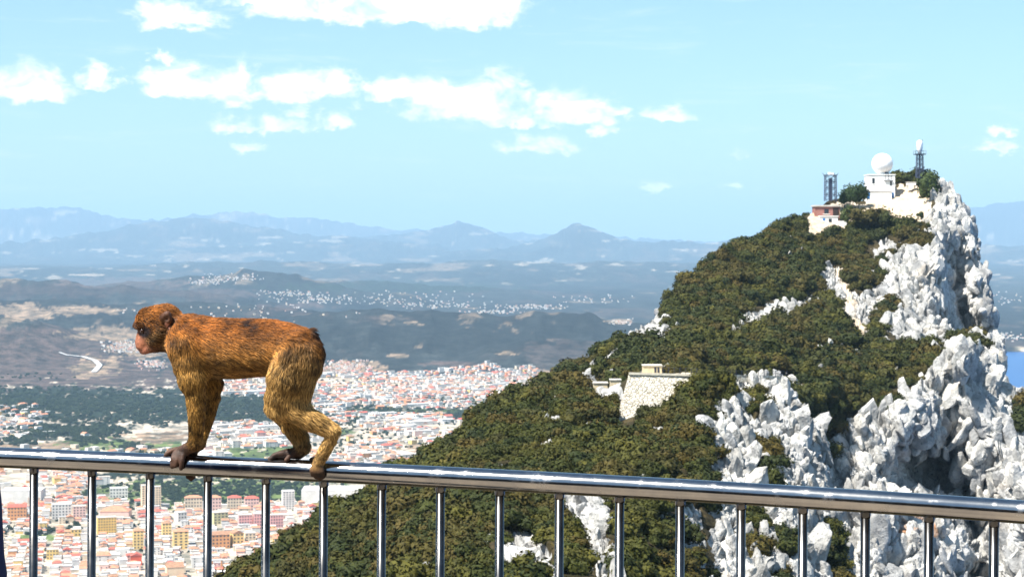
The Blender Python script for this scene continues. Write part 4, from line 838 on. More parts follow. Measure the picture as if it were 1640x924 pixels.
for zi, (poly, pw, pd, share, bias) in enumerate(zones):
    vs = [p[1] for p in poly]; Ya, Yb = 1.19e6 / (max(vs) - 400), 1.19e6 / (min(vs) - 400); Xa = (min(p[0] for p in poly) - CU) / F * Yb; Xb = (max(p[0] for p in poly) - CU) / F * Ya if max(p[0] for p in poly) < CU else (max(p[0] for p in poly) - CU) / F * Yb
    th = .22 + .1 * zi; ct, stt = math.cos(th), math.sin(th)
    gx = np.arange(-3000, 3000, pw); gy = np.arange(0, 9000, pd); A_, B_ = np.meshgrid(gx, gy)
    gap = (np.floor(A_ / pw) % 5 == 0) | (np.floor(B_ / pd) % 6 == 0)
    A_, B_ = A_[~gap], B_[~gap]
    A_ = A_ + np.random.default_rng(zi).normal(0, 1.2, A_.shape); B_ = B_ + np.random.default_rng(zi + 50).normal(0, 1.8, B_.shape)
    X = A_ * ct - B_ * stt; Y = A_ * stt + B_ * ct
    ok = (Y > Ya) & (Y < Yb) & (X > Xa - 50) & (X < Xb + 50); X, Y = X[ok], Y[ok]
    u = CU + F * X / Y; v = CV + 395 * F / Y
    k = in_poly(u, v, poly) > 0
    for (cu, cv, ru, rv) in green: k &= ((u - cu) / ru) ** 2 + ((v - cv) / rv) ** 2 > 1
    if zi in (0,): k &= ~((u > 88) & (u < 172) & (v > 768) & (v < 800))
    X, Y, u, v = X[k], Y[k], u[k], v[k]; g = np.random.default_rng(900 + zi)
    clump = fbm(X / 120, Y / 160, 0, 3, 610 + zi)
    for i in range(len(X)):
        if g.uniform() > share * (1 + (.6 if zi in (0, 2) else 2.6) * clump[i]): continue
        if not free(X[i], Y[i]): continue
        shed = zi in (3, 5) and g.uniform() < .045; big = g.uniform() < .10; w = g.uniform(.75, 1.0) * pw * (1.6 if big else 1); d = min(pd * .8, g.uniform(8, 13) * (1.3 if big else 1)); h = g.choice([3.5, 5, 6.5, 8, 10], p=[.22, .3, .26, .15, .07]) * (1.3 if big else 1)
        wi = g.choice(6, p=[.60, .14, .10, .05, .04, .07]); kd = g.choice([0, 1, 2], p=[.64, .18, .18])
        ri = g.choice([1, 5, 4], p=[.40, .42, .18]) if kd == 0 else g.choice([0, 2, 3], p=[.66, .20, .14])
        if shed: w, d, h, kd, wi = g.uniform(30, 70), g.uniform(18, 30), g.uniform(6, 9), 0, 0; ri = int(g.choice([5, 1, 4], p=[.6, .25, .15]))
        if bias == 2 and kd == 0 and g.uniform() < .7: kd = 2; ri = 0
        hs.append((X[i], Y[i], w, d, h, int(wi), int(ri), int(kd), th + g.normal(0, .05) + (math.pi / 2 if g.uniform() < .3 else 0), u[i], v[i]))
hs.sort(key=lambda a: a[1])
hs = [a for i, a in enumerate(hs)]
vis = [i for i, a in enumerate(hs) if 0 < a[9] < lin(A_TOP, 0) + 2000 and 0 < a[9] < 600 and a[10] < 924 and a[10] - 4 < lin(A_TOP, a[9])]
vis = sorted(vis, key=lambda i: -(hs[i][2] * hs[i][4]) / hs[i][1] ** 2)[:290]; single = set(vis)
lmarks = [(176, 842, 'the yellow apartment block'), (290, 865, 'the golden blocks'), (245, 800, 'the beige towers'), (110, 820, 'the white and pink apartment blocks'), (420, 838, 'the pink blocks'), (360, 868, 'the orange block'), (530, 800, 'the huge white warehouse'), (40, 798, 'the long white warehouse'), (222, 898, 'the red hall'), (283, 918, 'the tan hall'), (90, 890, 'the pale yellow block'), (30, 915, 'the bottom left corner'), (350, 915, 'the foot of the scrub slope')]
def near_mark(u, v): return min(lmarks, key=lambda m_: (u - m_[0]) ** 2 + (2 * (v - m_[1])) ** 2)[2]
SV, SF, SM = [], [], []; nv = 0
labs = {}
for i in sorted(single, key=lambda i: hs[i][9]):     # alike neighbours are told apart by their order from left to right
    X, Y, w, d, h, wi, ri, kd, th, u, v = hs[i]; size = 'large' if w * h > 110 else ('tall' if h > 7.5 else 'small')
    labs.setdefault(f'{size} {WALLS[wi][0]} house with {ROOFS[ri][0]} roof near {near_mark(u, v)}', []).append(i)
ORD = ['leftmost', 'second', 'third', 'fourth', 'fifth', 'sixth', 'seventh', 'eighth']
house_label = {}
for lb, ids in labs.items():
    for k, i in enumerate(ids): house_label[i] = lb if len(ids) == 1 else ('leftmost ' if k == 0 else ('rightmost ' if k == len(ids) - 1 else (ORD[k] if k < 8 else f'{k + 1}th') + ' ')) + lb
gzs = ground_z(np.array([a[0] for a in hs]), np.array([a[1] for a in hs]))
stack = []
for i, (X, Y, w, d, h, wi, ri, kd, th, u, v) in enumerate(hs):
    wv, wf, rv, rf = house_shape(w, d, h, kd)
    if i in single:
        o = thing('house', (X, Y, gzs[i]), house_label[i], 'house', 'houses of the town below the rock', th)
        np_mesh('wall', wv, wf, MW[wi], o); np_mesh('roof', rv, rf, MR[ri], o)
        key = (round(h), 'w')
        if key not in win_me:
            me = bpy.data.meshes.new('window'); bb = MB().box(-.7, .7, -.06, .05, 0, 1.5); me.from_pydata(bb.v, [], bb.f); me.materials.append(M_win); win_me[key] = me
        for f_ in range(max(1, int(h // 3.2))):
            for c_ in (-.28, .28):
                wo_ = bpy.data.objects.new('window', win_me[key]); C.objects.link(wo_); wo_.parent = o; wo_.location = (c_ * w, -d / 2, 1.0 + 3.2 * f_)
    else:
        ct, stt = math.cos(th), math.sin(th); P_ = np.array(wv + rv); b0 = nv
        SV.append(np.stack([X + P_[:, 0] * ct - P_[:, 1] * stt, Y + P_[:, 0] * stt + P_[:, 1] * ct, gzs[i] + P_[:, 2]], -1)); nv += len(P_)
        for f in wf: SF.append([b0 + q_ for q_ in f]); SM.append(wi)
        for f in rf: SF.append([b0 + 8 + q_ for q_ in f]); SM.append(6 + ri)
print('houses', len(hs), 'single', len(single))
# villages on the hills, far away: white specks of houses on the slopes
def village(cu, cv, ru, rv, n, seed, wall_p, size=5.4):
    global nv
    g = np.random.default_rng(seed); Ys = np.geomspace(4500, 30000, 1400)
    for _ in range(int(n * 1.3)):
        u, v = g.normal(cu, ru * .5), g.normal(cv, rv * .5)
        if abs(u - cu) > ru or abs(v - cv) > rv: continue
        z = CZ - (v - CV) / F * Ys; gg = VG(u, Ys)
        hit = np.nonzero(gg >= z)[0]
        if len(hit) == 0: continue
        Y = Ys[hit[0]]; X = (u - CU) / F * Y; sc_ = max(1, Y / 8000) ; w, d, h = g.uniform(.7, 1.9) * size * sc_ ** .5, size * sc_ ** .5, g.uniform(3, 6.5) * sc_ ** .5
        wi = int(g.choice(6, p=wall_p)); kd = int(g.choice([0, 2])); ri = int(g.choice([5, 1])) if kd == 0 else int(g.choice([0, 3])); th = g.uniform(-.5, .5)
        wv, wf, ov, rf = house_shape(w, d, h, kd); ct, stt = math.cos(th), math.sin(th); P_ = np.array(wv + ov); b0 = nv
        SV.append(np.stack([X + P_[:, 0] * ct - P_[:, 1] * stt, Y + P_[:, 0] * stt + P_[:, 1] * ct, gg[hit[0]] + P_[:, 2]], -1)); nv += len(P_)
        for f in wf: SF.append([b0 + q_ for q_ in f]); SM.append(wi)
        for f in rf: SF.append([b0 + 8 + q_ for q_ in f]); SM.append(6 + ri)
_vg = {}
def VG(u, Ys):                                       # land heights along one photo column, remembered per few pixels
    k = int(u // 4)
    if k not in _vg: _vg[k] = ground_z((k * 4 + 2 - CU) / F * Ys, Ys)
    return _vg[k]
wp = [.55, .22, .06, .0, .0, .17]; pk = [.3, .2, .4, .0, .05, .05]
for a in [(205, 556, 44, 10, 150, 1, wp), (245, 585, 28, 10, 60, 2, pk), (555, 589, 46, 11, 170, 3, pk), (720, 612, 90, 9, 260, 4, wp), (365, 446, 60, 8, 60, 5, wp), (330, 452, 30, 5, 40, 6, wp), (520, 482, 60, 6, 40, 7, wp), (470, 470, 60, 5, 50, 8, wp), (850, 492, 60, 4, 80, 9, wp), (700, 490, 80, 6, 60, 10, wp), (790, 500, 60, 3, 50, 11, wp), (480, 390, 60, 3, 120, 12, wp), (210, 500, 40, 5, 10, 13, wp), (840, 606, 50, 8, 80, 14, pk), (600, 478, 200, 12, 110, 15, wp), (995, 516, 26, 5, 30, 16, wp), (1615, 540, 25, 8, 24, 17, wp), (420, 500, 180, 20, 40, 18, wp), (950, 480, 80, 8, 30, 19, wp), (1610, 480, 30, 14, 20, 20, wp)]: village(*a)
far = np_mesh('far_houses', np.concatenate(SV), SF, mats=MW + MR, midx=SM)
tag(far, 'mass of tiny white and terracotta houses spread over the plain and hills', 'houses', kind='stuff')

# woods on the plain
wpts, wscl = [], []
g = np.random.default_rng(77)
for (cu, cv, ru, rv, n, sz) in [(250, 652, 440, 22, 1500, 7), (60, 640, 150, 16, 500, 7), (400, 672, 80, 8, 160, 6), (60, 690, 60, 10, 160, 7), (150, 690, 60, 8, 150, 7), (210, 715, 30, 8, 60, 6.5), (150, 702, 30, 10, 70, 7), (30, 705, 40, 8, 80, 7), (120, 672, 60, 6, 50, 6), (250, 676, 40, 5, 30, 6),
        (330, 785, 190, 24, 700, 4.5), (480, 784, 70, 16, 160, 4.5), (560, 640, 230, 6, 240, 5), (760, 668, 45, 11, 160, 6.5), (640, 655, 120, 8, 140, 5), (700, 640, 130, 12, 160, 5), (540, 700, 200, 40, 520, 4.2), (700, 625, 150, 22, 260, 5), (450, 655, 150, 16, 200, 5), (600, 670, 120, 8, 160, 5.5), (120, 846, 14, 6, 14, 6), (30, 848, 30, 6, 26, 5.5), (75, 850, 18, 4, 20, 5), (380, 690, 40, 12, 60, 5), (280, 850, 300, 60, 380, 3.6), (350, 700, 30, 6, 40, 6), (60, 600, 60, 10, 60, 6), (80, 590, 40, 8, 60, 6), (500, 610, 120, 10, 80, 5), (230, 730, 160, 14, 120, 5), (140, 795, 90, 30, 60, 4)]:
    u = g.normal(cu, ru * .5, n); v = g.normal(cv, rv * .55, n); k = (np.abs(u - cu) < ru) & (np.abs(v - cv) < rv * 1.3) & (v > 604); u, v = u[k], v[k]
    Y = 394 * F / (v - CV); X = (u - CU) / F * Y
    wpts.append(np.stack([X, Y, ground_z(X, Y)], -1)); wscl.append(sz * g.uniform(.6, 1.25, len(X)))
wpts = np.concatenate(wpts); wscl = np.concatenate(wscl)
ok = np.array([free(a[0], a[1]) for a in wpts]); wpts, wscl = wpts[ok], wscl[ok]
scatter('woodland', wpts, wscl * .75, 4, 'dark green woods and scattered trees on the plain beyond the town', 'woods', M_wood, 4, 9, .17, 1.3)

# the rocky slope falling from the terrace's foot to the near hill
sx_, sy_ = np.meshgrid(np.linspace(-160, 200, 120), np.concatenate([np.linspace(-12, 40, 50), np.geomspace(41, 290, 60)]))
sz_ = 397.6 - np.maximum(sy_ - 4.6, 0) * .25 - .32 * np.maximum(np.abs(sx_ - 4) - 14, 0) - 1.0 - 1.2 * np.clip(sy_ / 20, 0, 1) + .8 * fbm(sx_ / 6, sy_ / 6, 0, 4, 710) * np.clip(sy_ / 15, .1, 1)
slope = np_mesh('slope', np.stack([sx_, sy_, sz_], -1).reshape(-1, 3), tri_grid(*sx_.shape)[:, ::-1], M_rock); attr(slope, 'rock', np.clip(.3 + .5 * fbm(sx_ / 9, sy_ / 9, 0, 3, 711), 0, 1))
tag(slope, 'rocky slope below the viewing terrace', 'slope', kind='structure')

# ------------------------------------------------------------------ viewing terrace and its steel railing
RAIL = [(-500, 712, 4.30), (5, 733.2, 4.15), (518, 755, 4.00), (900, 773, 3.90), (1100, 783.5, 3.85), (1380, 803, 3.72), (1640, 820.8, 3.61), (2100, 856, 3.42)]
_ru = [r_[0] for r_ in RAIL]
_cv = np.polyfit(_ru, [r_[1] for r_ in RAIL], 3); _cy = np.polyfit(_ru, [r_[2] for r_ in RAIL], 2)
def rail_v(u): return np.polyval(_cv, u)
def rail_Y(u): return np.polyval(_cy, u)
def rail_P(u): return P(u, rail_v(u), rail_Y(u))
RR = .0228
def mat_steel(b, bs):
    pos = b.n('ShaderNodeNewGeometry').outputs['Position']
    gr = b.noise(b.n('ShaderNodeVectorMath', operation='MULTIPLY', ins={0: pos, 1: (6, 6, 260)}).outputs[0], 4, 3, .6); sm = b.noise(pos, 9, 5, .65)
    b.put(bs, 'Base Color', b.mix(b.ramp(sm, .35, .7), (.30, .30, .31, 1), (.42, .41, .40, 1)))
    b.put(bs, 'Roughness', b.m('ADD', b.m('ADD', .08, b.m('MULTIPLY', sm, .10)), b.m('MULTIPLY', b.ramp(b.noise(pos, 26, 4, .6), .52, .68), .16))); bump(b, bs, b.m('ADD', gr, sm), .00025, .35)
M_steel = material('brushed_steel', mat_steel, .2, 1.0, .5)
def mat_dark_reflection(b, bs):  # same steel, with the reflection of dark surroundings put into its base colour
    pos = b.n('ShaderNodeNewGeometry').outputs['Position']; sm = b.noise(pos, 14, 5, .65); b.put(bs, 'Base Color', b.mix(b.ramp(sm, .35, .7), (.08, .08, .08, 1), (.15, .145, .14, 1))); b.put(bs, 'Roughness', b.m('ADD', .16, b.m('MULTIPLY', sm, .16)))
M_dark_refl = material('dark_reflection_steel', mat_dark_reflection, .2, 1.0, .5)
root = rail_P(820); rl = thing('railing', (root[0], root[1], root[2] - 1.08), 'stainless steel railing with a round handrail the monkey walks on', 'railing')
ro = np.array(rl.location)
def sweep(pts, r, n=28):
    pts = np.asarray(pts); d = np.gradient(pts, axis=0); d /= np.linalg.norm(d, axis=1)[:, None]; V = []
    for p, t in zip(pts, d):
        x = np.cross(t, (0, 0, 1)); x /= np.linalg.norm(x); y = np.cross(x, t)
        V += [p + r * (math.cos(a) * x + math.sin(a) * y) for a in np.linspace(0, 2 * math.pi, n, endpoint=False)]
    m_ = len(pts); Fs = [(k * n + i, k * n + (i + 1) % n, (k + 1) * n + (i + 1) % n, (k + 1) * n + i) for k in range(m_ - 1) for i in range(n)]
    Fs += [tuple(range(n))[::-1], tuple((m_ - 1) * n + i for i in range(n))]; return V, Fs
us = np.linspace(-480, 2080, 60); line = np.array([rail_P(u) for u in us]) - ro
hr = np_mesh('handrail', *sweep(line, RR, 40), M_steel, rl); hr.data.polygons.foreach_set('use_smooth', [len(p.vertices) == 4 for p in hr.data.polygons])
low = line.copy(); low[:, 2] -= .98
br = np_mesh('bottom_rail', *sweep(low, .016, 20), M_steel, rl); br.data.polygons.foreach_set('use_smooth', [len(p.vertices) == 4 for p in br.data.polygons])
bal_u = [-318, -225, -132, -39, 54.5, 147.5, 240.5, 333, 426, 518.5, 611.5, 705.5, 800.5, 896, 992.5, 1089.5, 1187, 1286, 1386, 1488, 1592, 1698, 1806]
for u in bal_u:
    p = rail_P(u) - ro; lean = .006; a = p + np.array([0, 0, -RR * .7]); b_ = p + np.array([-.98 * lean, 0, -.98])
    m = MB().tube(a, b_, .0094, n=20); o = m.build('baluster', M_dark_refl, rl, True)
    MB().lathe([(.0095, -.010), (.0104, -.006), (.0108, .001), (.0108, .008)], p[0], p[1], 20).build('collar', M_dark_refl, o, True).location = (0, 0, p[2] - RR)
for u in (-225, 2000):
    p = rail_P(u) - ro; MB().tube(p + np.array([0, .04, -.02]), p + np.array([0, .04, -1.08]), .02, n=20).build('post', M_steel, rl, True)
M_deck = plain('terrace_concrete', (.27, .22, .165), .9, .25, 2.5)
edge = [rail_P(u) for u in np.linspace(-480, 2080, 12)]; zf = float(ro[2])
fr = [(p[0], p[1] + .12, zf) for p in edge]; bk = [(8, -7, zf), (-8, -7, zf)]
top = [(-8, fr[0][1], zf)] + fr + [(8, fr[-1][1], zf)] + bk
dk = prism([np.array(p) for p in top], [np.array(p) - np.array([0, 0, .5]) for p in top], 'viewing_terrace', M_deck, None)
bm = bmesh.new(); bm.from_mesh(dk.data); bmesh.ops.recalc_face_normals(bm, faces=bm.faces); bm.to_mesh(dk.data); bm.free()
tag(dk, 'brown concrete viewing terrace the railing stands on', 'terrace', kind='structure')

# unseen building added at the viewer's back to darken the steel's reflections
sb = thing('added_dark_building', (0, -6.2, zf), 'added dark brown building behind the viewer, unseen, darkening reflections in the steel rail', 'building')
MB().box(-16, 16, -6, 0, -.4, 4.6).build('wall', plain('added_dark_wall', (.075, .055, .042), .85, .2, .8), sb)
MB().box(-16.4, 16.4, -6.4, .5, 4.6, 4.9).build('roof', M_conc, sb)
for k in range(8): MB().box(-15 + k * 4, -12.6 + k * 4, -.02, .06, .9, 2.9).build('window', M_glass, sb)

# ------------------------------------------------------------------ the macaque
def surface_nets(Fv, org, h):
    ins = Fv < 0; nx, ny, nz = Fv.shape
    acc = np.zeros((nx - 1, ny - 1, nz - 1, 3)); cnt = np.zeros((nx - 1, ny - 1, nz - 1))
    co = [(a, b, c) for a in (0, 1) for b in (0, 1) for c in (0, 1)]
    sl_ = lambda o: tuple(slice(q, q + n - 1) for q, n in zip(o, (nx, ny, nz)))
    for i, a in enumerate(co):
        for b in co[i + 1:]:
            if sum(abs(p - q_) for p, q_ in zip(a, b)) != 1: continue
            fa, fb = Fv[sl_(a)], Fv[sl_(b)]; cr = (fa < 0) != (fb < 0); t = np.where(cr, fa / np.where(cr, fa - fb, 1), 0)
            for k in range(3): acc[..., k] += np.where(cr, a[k] + t * (b[k] - a[k]), 0)
            cnt += cr
    act = cnt > 0; vid = np.full(act.shape, -1); vid[act] = np.arange(act.sum())
    V = (np.argwhere(act) + acc[act] / cnt[act][:, None]) * h + org; Fs = []
    for ax in range(3):
        s0 = [slice(1, -1)] * 3; s0[ax] = slice(0, -1); s1 = list(s0); s1[ax] = slice(1, None)
        a, b = ins[tuple(s0)], ins[tuple(s1)]; o1, o2 = [(1, 2), (2, 0), (0, 1)][ax]
        for cond, flip_ in ((a & ~b, False), (~a & b, True)):
            ix = np.argwhere(cond) + np.array([0 if k == ax else 1 for k in range(3)])
            if not len(ix): continue
            def vv(d1, d2):
                q_ = ix.copy(); q_[:, o1] -= d1; q_[:, o2] -= d2; return vid[q_[:, 0], q_[:, 1], q_[:, 2]]
            f = np.stack([vv(0, 0), vv(1, 0), vv(1, 1), vv(0, 1)], -1); Fs.append(f[:, ::-1] if flip_ else f)
    return V, np.concatenate(Fs)

MS = 741.0                                           # photo pixels per metre at the monkey
def mp(u, v, d): return P(u, v, rail_Y(u) + d / MS)  # d: pixels of depth behind the rail's axis
# limb and body chains: points (column, row, depth, radius), blend, fur length, colour class
CH = [
    ('torso', [(302, 548, 0, 38), (335, 553, 0, 41), (375, 558, 0, 43), (415, 558, 0, 42), (450, 562, 0, 42), (478, 570, 0, 37)], 18, 13, 'body'),
    ('belly', [(340, 575, 0, 32), (385, 574, 0, 29), (425, 566, 0, 30)], 16, 10, 'belly'),
    ('withers', [(318, 530, 0, 20), (360, 532, 0, 19), (430, 534, 0, 20), (476, 546, 0, 22)], 14, 12, 'body'),
    ('rump', [(474, 562, -12, 32), (490, 566, -10, 22)], 12, 12, 'body'), ('rump2', [(474, 562, 12, 32), (490, 566, 10, 22)], 12, 12, 'body'),
    ('tail', [(496, 536, 0, 9), (503, 548, 0, 9), (506, 562, 0, 10), (505, 584, 0, 9)], 6, 10, 'dark'),
    ('neck', [(272, 523, 0, 24), (292, 533, 0, 31), (306, 543, 0, 36)], 16, 11, 'body'),
    ('skull', [(252, 515, -4, 25), (264, 514, -4, 26)], 10, 7, 'head'), ('skull2', [(252, 515, 4, 25), (264, 514, 4, 26)], 10, 7, 'head'),
    ('forehead', [(234, 511, -6, 17), (234, 511, 6, 17)], 8, 6, 'head'),
    ('brow', [(222, 521, -13, 5.5), (219, 520, 0, 6.5), (222, 521, 13, 5.5)], 4, 4, 'brow'),
    ('cheek', [(248, 540, -13, 15), (256, 532, -16, 13)], 8, 7, 'cheek'), ('cheek2', [(248, 540, 13, 15), (256, 532, 16, 13)], 8, 7, 'cheek'),
    ('muzzle', [(242, 541, 0, 18), (231, 549, 0, 12.5), (227, 553, 0, 9.5)], 7, 0, 'face'),
    ('nose', [(227, 528, 0, 6), (223, 540, 0, 5.5), (220.5, 548, 0, 4.5)], 4, 0, 'face'),
    ('nostril', [(220, 549, -3.2, 2.6), (221.5, 551, -4.2, 2.2)], 1.5, 0, 'nose'), ('nostril2', [(220, 549, 3.2, 2.6), (221.5, 551, 4.2, 2.2)], 1.5, 0, 'nose'),
    ('upper_lip', [(227, 556, -8, 4), (221.5, 555.5, 0, 4.2), (227, 556, 8, 4)], 2, 0, 'face'),
    ('lower_jaw', [(248, 553, -9, 8), (234, 561, -4, 6.5), (229, 562, 0, 6), (234, 561, 4, 6.5), (248, 553, 9, 8)], 2.5, 2, 'lip'),
    ('throat', [(252, 548, 0, 15), (272, 545, 0, 20)], 10, 8, 'cheek'),
    ('ear', [(262, 509, -27, 7), (268, 504, -30, 6.5), (270, 513, -29, 6), (267, 519, -28, 3.6)], 2.5, 1.5, 'ear'), ('ear2', [(262, 509, 27, 7), (268, 504, 30, 6.5), (270, 513, 29, 6), (267, 519, 28, 3.6)], 2.5, 1.5, 'ear'),
    # near fore limb
    ('shoulder', [(297, 556, -22, 26), (301, 580, -27, 25), (308, 605, -29, 22)], 14, 12, 'arm'), ('forearm', [(308, 605, -29, 21), (313, 632, -29, 16.5), (315, 662, -27, 14), (314, 690, -22, 11.5), (313, 708, -18, 10.5)], 8, 7, 'arm'),
    ('palm', [(313, 710, -16, 11), (303, 717, -14, 10), (291, 721, -10, 8)], 5, 2.5, 'hand'),
    ('finger', [(292, 719, -4, 5.6), (279, 720.5, -3, 5), (269, 725, -5, 4.4), (265, 729, -8, 3.6)], 2, 0, 'hand'),
    ('finger', [(291, 722, -9, 5.4), (281, 725, -14, 5), (277, 735, -21, 4.8), (275.5, 747, -22, 4)], 2, 0, 'hand'),
    ('finger', [(294, 723, -12, 5.4), (286, 727, -17, 5), (283, 737, -22, 4.6), (281, 746, -22.5, 3.8)], 2, 0, 'hand'),
    ('finger', [(299, 723, -14, 5.4), (293, 729, -19, 4.8), (291.5, 738, -22.5, 4.6), (290, 750, -22, 3.8)], 2, 0, 'hand'),
    ('thumb', [(306, 719, -4, 5.4), (300, 724, 6, 4.8), (297, 731, 15, 4.2)], 2, 0, 'hand'),
    # far fore limb
    ('shoulder2', [(304, 560, 20, 26), (322, 585, 25, 23), (338, 612, 27, 17)], 14, 11, 'arm'), ('forearm2', [(338, 612, 27, 16), (340, 632, 26, 13.5), (334, 662, 22, 11.5), (325, 692, 16, 10), (319, 709, 12, 9)], 7, 7, 'arm'),
    ('palm2', [(319, 710, 12, 10), (312, 718, 12, 9), (306, 724, 14, 7.5)], 5, 2, 'hand'),
    ('finger', [(306, 724, 14, 5), (300, 734, 20, 4.8), (300, 750, 21, 4.5), (301, 764, 14, 3.8)], 2, 0, 'hand'), ('finger', [(309, 725, 15, 5), (306, 736, 21, 4.8), (305, 752, 21, 4.5), (306, 767, 13, 3.8)], 2, 0, 'hand'),
    ('finger', [(312, 725, 16, 5), (311, 736, 21, 4.8), (310, 751, 21, 4.5), (310, 764, 14, 3.8)], 2, 0, 'hand'), ('finger', [(304, 722, 10, 5), (294, 725, 12, 4.6), (287, 729, 14, 4)], 2, 0, 'hand'), ('thumb', [(312, 720, 6, 5), (304, 723, -2, 4.4), (300, 727, -6, 3.8)], 2, 0, 'hand'),
    # near hind limb
    ('thigh', [(474, 578, -20, 35), (463, 604, -26, 35), (454, 630, -27, 28), (449, 648, -26, 22)], 14, 12, 'leg'),
    ('calf', [(450, 646, -26, 22), (472, 656, -25, 21), (497, 671, -23, 17.5), (520, 684, -21, 14), (531, 690, -20, 11.5)], 9, 10, 'leg'),
    ('hamstring', [(486, 590, -18, 25), (482, 614, -22, 22), (478, 640, -24, 19)], 12, 11, 'leg'),
    ('heel', [(531, 690, -20, 12), (530, 703, -20, 10.5), (521, 720, -20, 10.5), (512, 737, -22, 9.5), (506, 746, -24, 8)], 5, 5, 'leg'),
    ('toe', [(506, 744, -25, 5), (500, 752, -27, 4.6), (501, 760, -25, 4)], 2, 0, 'hand'), ('toe', [(508, 746, -25, 5), (505, 755, -26, 4.6), (507, 764, -22, 4)], 2, 0, 'hand'),
    ('toe', [(511, 746, -24, 5), (511, 756, -25, 4.6), (513, 766, -19, 4)], 2, 0, 'hand'), ('toe', [(513, 744, -23, 4.6), (516, 755, -24.5, 4.3), (518, 763, -20, 3.8)], 2, 0, 'hand'), ('toe', [(514, 733, -15, 5), (505, 735, -6, 4.8), (499, 736, 3, 4.2)], 2, 0, 'hand'),
    # far hind limb
    ('thigh2', [(470, 580, 20, 33), (458, 610, 25, 29), (452, 640, 26, 21), (452, 656, 25, 17)], 14, 11, 'leg'), ('calf2', [(452, 656, 25, 17), (464, 678, 23, 16.5), (478, 698, 20, 14.5), (484, 715, 16, 12)], 9, 9, 'leg'),
    ('heel2', [(484, 716, 15, 11.5), (478, 725, 11, 9.5), (464, 726, 8, 8), (450, 728, 4, 7)], 5, 4, 'hand'),
    ('toe', [(451, 726, 2, 5), (440, 729, -1, 4.8), (432, 736, -5, 4.2)], 2, 0, 'hand'), ('toe', [(452, 729, 6, 5), (441, 731, 6, 4.6), (434, 735, 4, 4)], 2, 0, 'hand'), ('toe', [(454, 729, 10, 5), (444, 731, 14, 4.6), (438, 738, 18, 4)], 2, 0, 'hand'),
    ('toe', [(458, 729, 12, 4.8), (449, 733, 18, 4.4), (446, 741, 21, 3.8)], 2, 0, 'hand'), ('toe', [(472, 727, 4, 4.8), (463, 731, -5, 4.4), (458, 737, -12, 3.8)], 2, 0, 'hand')]
mroot = rail_P(400) + np.array([0, 0, RR])
hgr = .0026
lo = mp(195, 780, 0) - mroot; hi = mp(565, 470, 0) - mroot
lo = np.array([lo[0], -.085, lo[2]]); hi = np.array([hi[0], .085, hi[2]])
# the rail runs towards the viewer on the right, so depth is counted from its own axis
def local(pt): return np.array(mp(pt[0], pt[1], pt[2])) - mroot
nn = np.ceil((hi - lo) / hgr).astype(int) + 1
lo[1] = min(local(c)[1] for ch in CH for c in ch[1]) - .08; hi[1] = max(local(c)[1] for ch in CH for c in ch[1]) + .08; nn = np.ceil((hi - lo) / hgr).astype(int) + 1
gx, gy, gz_ = [lo[k] + np.arange(nn[k]) * hgr for k in range(3)]
field = np.full(nn, .05)
def cone_d(px, py, pz, a, b, ra, rb):                # distance to a tapering capsule
    ab = b - a; L2 = ab @ ab + 1e-12
    t = np.clip(((px - a[0]) * ab[0] + (py - a[1]) * ab[1] + (pz - a[2]) * ab[2]) / L2, 0, 1)
    return np.sqrt((px - a[0] - t * ab[0]) ** 2 + (py - a[1] - t * ab[1]) ** 2 + (pz - a[2] - t * ab[2]) ** 2) - (ra + (rb - ra) * t)
segs = []
for (nm, pts_, kb, fur, cc) in CH:
    L = [local(p) for p in pts_]; r_ = [p[3] / MS * (1 if fur < 5 else .93) for p in pts_]; kb /= MS
    allp = np.array(L); mg = max(r_) + kb + .012
    i0 = np.maximum(((allp.min(0) - mg - lo) / hgr).astype(int), 0); i1 = np.minimum(((allp.max(0) + mg - lo) / hgr).astype(int) + 1, nn)
    sx, sy, sz = gx[i0[0]:i1[0], None, None], gy[None, i0[1]:i1[1], None], gz_[None, None, i0[2]:i1[2]]
    d = None
    for q_ in range(len(L) - 1):
        segs.append((L[q_], L[q_ + 1], r_[q_], r_[q_ + 1], fur, cc)); e = cone_d(sx, sy, sz, L[q_], L[q_ + 1], r_[q_], r_[q_ + 1]); d = e if d is None else np.minimum(d, e)
    old = field[i0[0]:i1[0], i0[1]:i1[1], i0[2]:i1[2]]
    hm_ = np.clip(.5 + .5 * (old - d) / kb, 0, 1); field[i0[0]:i1[0], i0[1]:i1[1], i0[2]:i1[2]] = old * (1 - hm_) + d * hm_ - kb * hm_ * (1 - hm_)
for (u, v, d_, r_) in [(226, 531, -19, 5.5), (226, 531, 19, 5.5), (266, 511, -36, 4.2), (266, 511, 36, 4.2)]:   # eye sockets, ear hollows
    c_ = local((u, v, d_)); dist = np.sqrt((gx[:, None, None] - c_[0]) ** 2 + (gy[None, :, None] - c_[1]) ** 2 + (gz_[None, None, :] - c_[2]) ** 2) - r_ / MS
    field = np.maximum(field, -dist)
BV, BF = surface_nets(field, lo, hgr)
